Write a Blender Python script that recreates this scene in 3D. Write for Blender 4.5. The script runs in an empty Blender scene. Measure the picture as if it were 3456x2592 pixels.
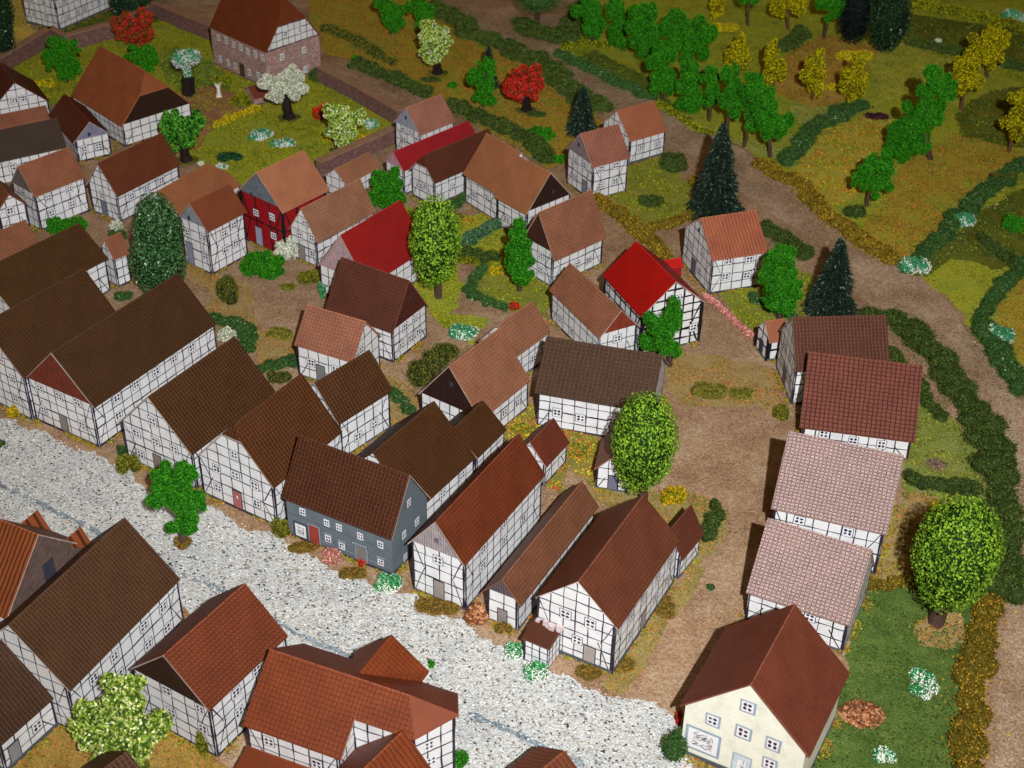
import bpy, math, random
import numpy as np
from mathutils import Vector, Matrix
from mathutils.geometry import tessellate_polygon

HOUSES=[('villa','tall white half-timbered villa behind the brick wall at the top left corner',[-53.444,164.713,1.065,8.701,5.179,4.576,7.165,0.15,0.12],[0,0],[0.2284,0.047,0.0125],'smooth','d',None,None,{'win': [('A',1.525,1.336),
('A',3.468,1.527),
('A',1.382,2.854),
('A',3.383,3.049),
('R',1.549,1.272),
('R',3.272,1.304),
('R',4.351,1.352),
('R',1.454,3.133),
('R',6.814,1.462)]}),
('stone','large pink-brown stone manor house with rows of white windows under a brown roof',[-27.718,150.278,2.384,9.549,7.405,4.163,9.14,-0.015,0.264],[0.5,0],[0.1521,0.0325,0.008],'smooth','d',None,None,{'win': [('L',1.431,3.458),
('L',2.78,3.566),
('L',4.113,3.491),
('L',5.391,3.494),
('L',6.583,3.386),
('L',7.91,3.501),
('L',9.202,3.465),
('L',1.338,1.023),
('L',2.759,0.976),
('L',4.0,0.974),
('L',6.509,0.986),
('L',8.126,1.107),
('A',2.229,2.987),
('A',5.209,2.968),
('A',5.237,0.744),
('A',2.902,5.412),
('A',4.866,5.33)],'door': [('L',5.216,0.503,[0.0922,0.0452,0.0364])]}),
('barn','wide half-timbered barn with plain brown half-hipped roof and dark plank gable',[-39.276,135.883,2.331,9.752,7.794,2.425,6.567,0.175,0.117],[0.42,0],[0.2686,0.076,0.0262],'smooth','d',None,[0.0346,0.0124,0.0059],{}),
('leftgable_hi','white gable house with twin gable windows at the left edge,uppermost',[-51.29,135.601,2.108,5.566,5.824,2.6,5.147,0.143,0.118],[0,0],[0.0787,0.0159,0.0055],'smooth','d',None,None,{'win': [('A',2.628,3.223),
('A',3.595,3.278)]}),
('leftlow','low lean-to with tiled tan roof tucked below the uppermost left edge gable',[-50.449,131.327,-2.594,7.414,1.797,1.8,2.68,0.15,0.12],[0,0],[0.2591,0.0927,0.0491],'lines','d',None,None,{}),
('leftdark','long house with plain blackish brown roof at the upper left edge',[-47.176,123.86,-2.581,7.923,3.412,2.6,4.713,0.15,0.1],[0,0],[0.0451,0.0258,0.0133],'smooth','d',None,None,{'win': [('L',2.718,1.569)]}),
('brown7','narrow half-timbered house with finely lined tan roof behind the leafy bushes at left',[-41.902,115.481,0.858,5.136,3.403,3.745,5.866,0.206,0.118],[0,0],[0.2842,0.1021,0.0503],'lines','d',None,[0.1955,0.169,0.1481],{'win': [('A',1.564,3.056),
('R',1.289,2.819),
('R',3.475,2.868),
('R',1.348,1.268),
('R',3.501,1.402)]}),
('leftgable_lo','small white gable house at the left edge below the blackish roofed one',[-45.452,113.646,2.185,3.602,2.512,2.48,3.796,0.227,0.135],[0,0],[0.1885,0.0606,0.0267],'smooth','d',None,None,{'win': [('A',1.066,2.188)]}),
('leftorange','small tan roofed shed cut by the left edge above the big dark roofs',[-43.11,105.874,-2.238,4.401,2.596,2.2,3.751,0.15,0.12],[0,0],[0.2577,0.0958,0.0472],'grid','d',None,None,{}),
('dark10','big dark brown roofed house furthest back in the row of large dark roofs at left',[-38.852,100.362,0.947,9.451,5.894,3.2,5.351,0.219,0.188],[0,0],[0.0508,0.0239,0.0092],'fine','l',None,None,{}),
('shed11','tiny tan roofed shed beside the tall dark green tree',[-33.338,104.051,0.842,1.352,1.604,3.289,4.381,0.318,0.186],[0,0],[0.2296,0.0808,0.0376],'smooth','d',None,None,{}),
('dark12','second big dark brown roofed house in the left row,cut by the left edge',[-35.212,89.814,0.988,9.233,6.605,4.018,7.288,0.105,0.166],[0,0],[0.047,0.0212,0.0085],'fine','l',None,None,{'win': [('A',4.423,4.642),
('A',5.344,3.177),
('A',5.09,1.428)]}),
('dark13','long dark roofed house with a red plank gable and grey door facing the gravel street',[-28.817,88.239,1.037,12.881,6.252,3.848,7.031,0.269,0.035],[0,0],[0.0435,0.0201,0.0084],'fine','l',None,[0.1791,0.034,0.0166],{'win': [('A',1.141,3.24),
('A',3.02,3.248),
('A',4.852,3.46),
('A',1.072,1.289),
('A',4.894,1.429),
('A',3.067,5.211),
('R',2.308,2.946),
('R',4.276,2.971),
('R',6.331,2.906),
('R',8.318,2.911),
('R',10.238,2.839),
('R',2.171,1.465)],'door': [('A',3.004,0.749,[0.2356,0.2081,0.1861])]}),
('dark14','dark roofed house with a plain white gable behind the bright green tree on the gravel',[-22.133,81.779,1.03,8.366,6.4,3.428,6.762,0.203,0.249],[0,0],[0.0446,0.0193,0.0076],'grid','l',None,None,{'win': [('A',3.066,4.533),
('A',1.27,2.776),
('A',3.032,2.801),
('A',4.752,2.819),
('A',1.366,0.986)],'door': [('A',2.942,0.796,[0.2255,0.1782,0.1553])]}),
('hip15','dark roofed house with clipped gable end and pink door by the gravel street',[-16.361,77.635,1.024,7.347,6.43,3.372,6.988,0.081,0.039],[0.25,0],[0.0556,0.0196,0.0074],'grid','l',None,None,{'win': [('A',3.348,4.743),
('A',1.559,2.827),
('A',3.196,2.988),
('A',4.837,2.818),
('A',1.469,1.123),
('A',4.872,1.319)],'door': [('A',3.152,0.963,[0.4303,0.1364,0.1364])]}),
('annex16','',[-11.979,83.341,0.892,5.074,3.991,3.596,5.875,0.237,0.216],[0,0],[0.048,0.0195,0.0077],'grid','l','hip15',None,{'win': [('R',3.413,1.217),
('R',1.761,1.081)]}),
('grey17','slate grey shop house with scribbled shop window and dark brown roof',[-10.003,72.038,2.654,8.136,4.257,3.596,6.805,0.244,0.17],[0,0],[0.0485,0.0162,0.0082],'grid','l',None,None,{'win': [('L',1.294,2.493),
('L',3.19,2.333),
('L',4.139,2.36),
('L',5.769,2.309),
('L',7.287,2.253),
('L',3.201,1.002),
('L',4.257,0.836),
('L',7.249,0.734),
('A',2.078,4.534),
('A',2.947,2.354),
('A',1.386,2.406),
('A',1.425,0.457)],'door': [('L',5.773,0.703,[0.1977,0.1805,0.1641]),
('L',2.096,0.631,[0.321,0.0476,0.0336])],'shop': [('L',1.019,0.762)],'sign': [('L',5.665,1.536)]}),
('dark18','dark brown roofed house wedged behind the slate grey shop house',[-7.096,76.172,1.008,6.662,6.586,2.8,6.054,0.15,0.12],[0,0],[0.0458,0.0178,0.0066],'fine','l',None,None,{'win': [('R',2.941,1.984),
('R',5.214,2.116)]}),
('dark19','',[-2.991,80.292,1.042,3.683,3.611,2.44,4.081,0.177,0.12],[0,0],[0.0471,0.0183,0.0068],'lines','l','dark18',None,{}),
('red20','long narrow house with rusty red roof and pale grey gable above a grey door',[-1.994,70.368,1.065,9.728,3.818,4.157,6.598,0.158,0.303],[0,0],[0.1384,0.0291,0.0096],'grid','d',None,[0.37,0.321,0.321],{'win': [('A',1.907,3.306),
('R',2.124,2.057),
('R',4.919,2.142),
('R',7.283,2.089),
('R',2.118,3.4),
('R',4.929,3.55)],'hatch': [('A',1.855,4.92)],'door': [('A',1.925,1.032,[0.321,0.2761,0.255])]}),
('red21','',[2.115,79.522,1.047,3.129,2.329,2.014,3.407,0.195,0.131],[0,0],[0.1408,0.0295,0.0144],'grid','d','red20',None,{}),
('mid22','very narrow low house with tan roof squeezed between two larger street houses',[2.131,68.559,1.079,10.465,2.111,2.68,3.93,0.305,0.185],[0,0],[0.17,0.0653,0.0333],'grid','d',None,[0.1076,0.0844,0.0888],{'door': [('A',1.061,1.01,[0.2761,0.235,0.2272])]}),
('big23','large half-timbered corner house with brown tiled roof and small porch annex on the gravel',[6.136,65.17,1.078,9.09,5.088,3.93,6.289,0.194,0.001],[0,0],[0.1287,0.0378,0.0178],'grid','d',None,None,{'win': [('A',1.879,3.421),
('A',3.503,3.425),
('A',2.718,1.723),
('R',2.411,2.928),
('R',2.548,1.214),
('R',4.244,2.983),
('R',6.153,1.279),
('R',6.161,2.885),
('R',7.934,1.258),
('R',7.997,2.898)],'door': [('A',3.559,1.276,[0.3961,0.345,0.3117]),
('R',4.321,1.045,[0.321,0.2761,0.255])]}),
('annex24','',[10.875,70.049,1.005,2.8,1.763,2.207,3.803,0.241,0.126],[0,0],[0.1194,0.0333,0.0171],'grid','d','big23',None,{}),
('gold26','tan tiled house with a dark plank gable in the middle of the village',[-2.711,85.805,0.969,5.987,5.313,2.719,6.086,0.167,0.125],[0,0],[0.2811,0.1163,0.0637],'grid','d',None,[0.0291,0.0087,0.0056],{'hatch': [('A',2.84,4.542)],'win': [('R',2.975,1.383),
('R',4.613,1.294)]}),
('gold27','',[0.164,92.79,0.933,4.303,3.299,2.6,4.597,0.15,0.12],[0,0],[0.2773,0.1168,0.0631],'grid','d','gold26',None,{'win': [('R',2.336,0.976)]}),
('dark28','wide low house with deeply ribbed dark brown roof beside the bright round tree',[6.62,86.575,2.884,8.181,6.216,3.109,5.83,0.157,0.238],[0,0],[0.0423,0.0189,0.0101],'relief','l',None,None,{'win': [('L',1.499,1.506),
('L',3.243,1.362),
('L',5.611,1.567)]}),
('shed29','little white shed half hidden by the bright green round tree in the yard',[7.4,78.841,1.377,3.336,2.403,1.894,3.14,0.181,0.132],[0,0],[0.1932,0.0837,0.0509],'smooth','d',None,None,{'door': [('A',1.185,0.676,[0.1682,0.1524,0.2212])]}),
('dkred30','tall house with dark reddish brown tiled roof and plank gable in the centre yard',[-10.765,96.032,2.59,6.299,4.434,3.069,6.38,0.161,0.14],[0,0],[0.1039,0.0305,0.017],'grid','d',None,[0.0885,0.0184,0.01],{'win': [('A',2.912,2.396),
('A',1.618,2.417),
('A',3.337,1.04),
('A',2.306,0.995),
('A',1.055,1.005)],'hatch': [('A',2.37,4.742)]}),
('tile31','small house with pale tan tiled roof directly before the dark reddish brown roof',[-13.326,91.325,2.689,4.765,4.08,2.776,5.255,0.03,0.249],[0,0],[0.3104,0.1209,0.07],'grid','d',None,None,{'win': [('L',1.223,1.58),
('L',3.42,1.614),
('A',1.546,2.938)],'door': [('L',2.034,1.246,[0.2012,0.1902,0.1902])]}),
('red32','house with wide dull red roof and pinkish gable left of the round tree',[-11.827,104.274,0.958,7.444,5.163,2.8,6.408,0.15,0.12],[0,0],[0.2638,0.0095,0.0083],'smooth','d',None,[0.4832,0.3368,0.3474],{}),
('tile33','pale tan tiled house with white gable between red walled house and dull red roof',[-15.905,110.617,0.913,7.223,3.021,2.962,5.223,0.283,0.058],[0,0],[0.313,0.1441,0.0821],'grid','d',None,None,{'win': [('A',1.919,3.913),
('A',1.102,2.455),
('A',3.532,2.777),
('A',3.107,1.21)],'door': [('A',1.227,0.764,[0.2746,0.2426,0.2169])]}),
('redwall34','house with bright red timbered walls,grey plank gable and smooth orange-tan roof',[-20.251,111.923,0.899,5.121,5.171,5.012,7.542,0.374,0.281],[0,0],[0.379,0.1453,0.0739],'smooth','d',None,[0.165,0.2025,0.2447],{'win': [('A',1.796,3.312),
('A',3.85,3.6),
('A',3.832,1.743)],'hatch': [('A',1.456,4.991)],'door': [('A',1.911,1.007,[0.3542,0.3824,0.5082],0.8,1.8)]}),
('orange35','low hipped orange-brown roof behind the tall dark green tree',[-29.607,116.221,1.03,7.663,5.291,1.998,3.893,0.111,0.12],[0,0.6],[0.2953,0.108,0.0456],'smooth','d',None,None,{}),
('brown36','tall narrow house with brown roof and tall grey door beside the dark green tree',[-25.763,107.956,0.942,4.191,3.21,4.586,6.388,0.266,0.221],[0,0],[0.1815,0.0479,0.0184],'smooth','d',None,[0.2936,0.3187,0.3725],{'win': [('A',0.744,3.283),
('A',2.624,3.465),
('A',2.638,1.683),
('R',2.936,3.545),
('R',1.771,3.275),
('R',2.932,1.746),
('R',1.744,1.725)],'hatch': [('A',1.194,4.82)],'door': [('A',0.725,1.084,[0.2471,0.2698,0.345],0.75,2.2)]}),
('brown37','long white house with plain dark reddish roof and grey door,left of the garden tree',[-34.967,118.384,0.982,7.583,3.499,3.052,5.433,0.247,0.152],[0,0],[0.1209,0.0314,0.0111],'smooth','d',None,None,{'win': [('A',1.604,2.143),
('R',1.706,1.92),
('R',3.515,1.892),
('R',5.368,2.025)],'door': [('A',1.61,0.513,[0.1616,0.18,0.2288])]}),
('brown38','small house with dark brown roof and lavender plank gable in front of the barn',[-43.088,130.152,2.145,7.528,3.333,2.327,3.918,0.248,0.088],[0,0],[0.095,0.0187,0.0049],'smooth','d',None,[0.2402,0.231,0.3325],{'win': [('A',0.715,1.26),
('A',2.147,1.208)],'hatch': [('A',1.416,2.66)]}),
('hatch39','low tan roofed hut with small white gable along the brick garden wall',[-15.373,121.816,0.914,4.482,2.607,1.8,2.825,0.15,0.12],[0,0],[0.2972,0.1239,0.0662],'smooth','d',None,None,{}),
('grey40','narrow white house with grey gable and pinkish tan roof ending the brick wall',[-9.016,129.773,0.794,4.435,3.596,3.393,5.406,0.189,0.152],[0,0],[0.3705,0.1547,0.1021],'lines','d',None,[0.3315,0.3661,0.4548],{'win': [('A',1.15,2.823),
('A',2.388,2.905),
('A',1.22,1.735)],'hatch': [('A',1.685,4.313)]}),
('red41','long narrow house with crimson roof and pink gable',[-8.016,124.77,0.809,9.567,2.462,2.699,4.086,0.123,0.143],[0,0],[0.2937,0.0109,0.0158],'smooth','d',None,[0.5199,0.3033,0.3583],{'win': [('A',1.184,2.219)]}),
('brown42','white house with dark chocolate half-hipped roof beside the crimson roof',[-5.679,122.373,0.802,8.262,3.016,2.832,4.623,0.276,0.236],[0.5,0],[0.0896,0.0244,0.0125],'smooth','d',None,None,{'win': [('A',1.132,1.453),
('A',1.853,1.596),
('R',2.374,1.182)]}),
('ochre43','long angled farmhouse with smooth ochre brown roof in two sections',[-1.141,118.986,2.249,4.775,5.035,3.244,6.287,0.258,0.18],[0,0],[0.3213,0.1214,0.0516],'smooth','d',None,None,{'win': [('L',1.363,1.357),
('L',3.124,1.847)]}),
('ochre43b','',[1.669,115.196,2.298,3.939,5.156,3.08,6.035,0.231,0.172],[0,0],[0.3128,0.1182,0.0503],'smooth','d','ochre43',[0.0355,0.0121,0.0079],{'win': [('L',1.317,1.203)],'hatch': [('A',3.059,3.979)]}),
('tile44','house with tan brick patterned roof and dark plank gable in front of the ochre farmhouse',[4.222,107.51,0.746,5.937,3.441,3.474,6.506,0.405,0.179],[0,0],[0.283,0.1123,0.06],'grid','d',None,[0.0621,0.022,0.0108],{'win': [('A',2.0,2.451),
('A',2.013,1.046),
('R',4.344,0.969),
('R',2.986,1.089)]}),
('tall45','tall two storey cube shaped house with ribbed pinkish roof near the big dark fir',[7.699,122.747,0.551,3.915,4.214,3.758,6.059,0.179,0.186],[0,0],[0.3301,0.1248,0.0798],'ribs','d',None,[0.2988,0.2361,0.2361],{'win': [('A',1.206,2.933),
('A',2.704,3.08),
('A',1.267,1.117),
('R',0.922,3.097),
('R',2.546,3.072),
('R',0.982,1.34),
('R',2.613,1.391)],'hatch': [('A',1.827,4.76)],'door': [('A',2.987,1.207,[0.2272,0.2185,0.2498])]}),
('back46','half-timbered house with plain orange-brown roof behind the two storey ribbed roof house',[11.603,130.519,0.587,4.309,4.423,2.851,4.97,0.206,0.143],[0,0],[0.3499,0.1169,0.0562],'smooth','d',None,None,{'win': [('R',1.456,1.51),
('R',3.488,1.434)]}),
('road47','steep orange-brown ribbed roof house with grey door beside the sandy road',[17.902,107.04,0.319,4.949,5.72,3.488,5.774,0.191,0.12],[0,0],[0.3669,0.1119,0.0561],'ribs','d',None,None,{'win': [('A',1.555,2.454),
('A',3.891,2.873),
('A',3.574,0.977),
('R',1.506,3.029),
('R',3.419,2.795),
('R',1.335,1.503),
('R',3.357,1.322)],'hatch': [('A',2.841,4.62)],'door': [('A',2.393,0.467,[0.1337,0.1337,0.1847])]}),
('red48','house with glowing bright red roof and bold black timbers',[11.15,98.158,1.982,6.528,5.325,3.88,6.249,0.217,0.148],[0,0],[0.346,0.0042,0.002],'smooth','d',None,None,{'win': [('A',1.637,3.297),
('A',4.66,1.534),
('A',2.914,4.549)]}),
('tile49','narrow house with tan tiled roof and red plank gable left of the bright red roof',[6.377,96.613,2.063,7.449,3.367,2.938,4.799,0.178,0.312],[0,0],[0.285,0.112,0.0611],'grid','d',None,[0.25,0.0419,0.0158],{'win': [('A',1.644,2.077),
('L',1.582,0.893),
('L',3.423,0.806)]}),
('shed50','tiny shed with thick black timbers beside the dark roofed house and pink flowers',[20.393,94.799,0.298,1.588,2.051,2.037,3.078,0.188,0.039],[0,0],[0.2994,0.0981,0.05],'smooth','d',None,None,{'door': [('A',0.973,0.93,[0.0609,0.0434,0.0474])]}),
('dark51','house with dark violet-brown roof at the back of the right-hand row',[24.286,90.604,0.074,6.946,5.019,3.527,6.182,0.311,0.095],[0,0],[0.0681,0.0251,0.0159],'grid','l',None,None,{'win': [('A',1.469,2.866),
('A',3.227,3.162),
('A',1.46,1.38),
('A',3.412,1.381)],'door': [('A',2.433,1.448,[0.165,0.1488,0.165])]}),
('red52','house with big rust-brown tiled roof,second of the right-hand row',[25.407,85.846,-0.194,7.568,8.016,1.918,5.578,0.18,0.269],[0,0],[0.1512,0.0348,0.0169],'relief','d',None,None,{'win': [('R',1.519,1.361),
('R',3.614,1.134),
('R',5.59,1.106)]}),
('pink53','house with glossy pinkish tiled roof,further of the two shiny roofs',[21.554,73.685,-0.335,6.98,7.249,3.511,7.154,0.07,0.221],[0,0],[0.2705,0.1329,0.107],'gloss','d',None,None,{'win': [('R',1.691,3.022),
('R',4.795,2.951)]}),
('pink54','house with glossy pinkish tiled roof,nearer of the two shiny roofs',[18.727,66.015,-0.442,6.169,5.614,2.552,6.084,0.176,0.172],[0,0],[0.2705,0.1329,0.107],'gloss','d',None,None,{'win': [('R',3.885,1.9)]}),
('yellow55','pale yellow house with shop window and steep reddish brown roof at the bottom right',[14.345,55.501,1.085,6.609,6.841,4.033,7.336,0.307,0.158],[0,0],[0.1547,0.0381,0.02],'fine','d',None,None,{'win': [('A',3.408,5.52),
('A',1.627,3.491),
('A',3.387,3.502),
('A',5.054,3.477),
('A',5.063,1.939)],'shop': [('A',1.226,1.588)],'door': [('A',3.556,1.399,[0.542,0.6426,0.7153],1.0,1.6)]}),
('orange56','house with striped orange roof and grey-brown plank gable at the lower left edge',[-28.741,63.704,2.684,2.825,6.931,4.001,7.55,0.15,0.12],[0,0],[0.2314,0.0591,0.0171],'stripes','d',None,[0.1487,0.0956,0.0802],{'hatch': [('A',3.681,4.635)]}),
('dark57','large house with long plain dark brown roof in the lower left',[-25.118,60.788,1.134,10.008,6.625,3.697,6.966,0.253,0.051],[0,0],[0.0547,0.0263,0.0132],'fine','l',None,None,{'win': [('R',8.408,2.486),
('R',8.432,0.664),
('R',6.574,2.508),
('R',6.648,0.917),
('R',3.851,2.482),
('R',1.994,2.464),
('R',3.929,0.895)]}),
('dark58','lower dark roofed wing house with grey door at the bottom left corner',[-28.904,55.02,-2.083,3.895,5.791,2.351,5.465,0.124,0.092],[0,0],[0.0455,0.0226,0.0137],'fine','l',None,None,{'win': [('L',2.576,1.295)],'door': [('L',0.82,0.734,[0.2761,0.2761,0.2981])]}),
('rust59','house with rust roof of dotted tiles and dark plank gable at bottom left',[-16.768,57.452,1.027,6.437,5.647,3.965,6.539,0.088,0.15],[0,0],[0.17,0.0366,0.0112],'dots','d',None,[0.0404,0.0176,0.0077],{'win': [('A',2.506,3.533),
('A',2.585,1.841),
('A',4.889,3.465),
('A',4.898,1.93),
('R',2.011,3.331),
('R',2.051,1.744),
('R',3.808,3.508)]}),
('wing60a','big rust roofed farmhouse with several wings at the bottom of the photo',[-10.123,54.217,2.756,5.527,6.418,3.819,6.399,0.119,0.237],[0,0],[0.1843,0.0366,0.0091],'grid','d',None,None,{'win': [('L',1.322,3.072),
('L',4.186,2.611)]}),
('wing60b','',[-5.394,51.45,2.58,3.927,3.51,5.86,7.127,-0.163,-0.056],[1,0],[0.1843,0.0366,0.0091],'smooth','d','wing60a',None,{'win': [('A',1.147,6.366),
('A',1.187,4.778),
('L',1.611,5.679)]}),
('wing60c','',[-7.216,54.719,-2.102,2.113,3.713,4.543,6.541,0.181,0.115],[0,0],[0.1843,0.0366,0.0091],'grid','d','wing60a',None,{}),
('wing62','striped rust roofed house in front of the big winged farmhouse',[-6.899,48.505,0.957,5.233,5.319,2.8,5.372,0.15,0.12],[0,0],[0.1843,0.0366,0.0091],'ribs','d',None,None,{}),
('peak63','brown roof peak just entering at the bottom edge of the gravel street',[1.852,49.481,0.801,3.389,3.554,2.8,3.911,0.15,0.12],[0,0],[0.1591,0.0426,0.0156],'ribs','d',None,None,{}),
('dark64','dark purplish brown roof at the bottom edge below the yellow-green tree',[-20.833,48.32,0.884,3.664,4.257,2.8,4.436,0.15,0.12],[0,0],[0.0614,0.0273,0.0175],'grid','l',None,None,{}),
('hut','tiny brick hut with red-brown roof in front of the stone manor',[-27.356,141.362,0.679,2.185,2.23,0.96,1.822,0.132,0.063],[0,0],[0.166,0.0391,0.0201],'smooth','d',None,None,{}),
('redshed','small bright red roofed shed behind the glowing red roof',[13.382,105.873,-2.814,1.487,0.987,1.593,2.014,0.122,0.12],[0,0],[0.4799,0.0052,0.0029],'smooth','d',None,None,{})]
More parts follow.
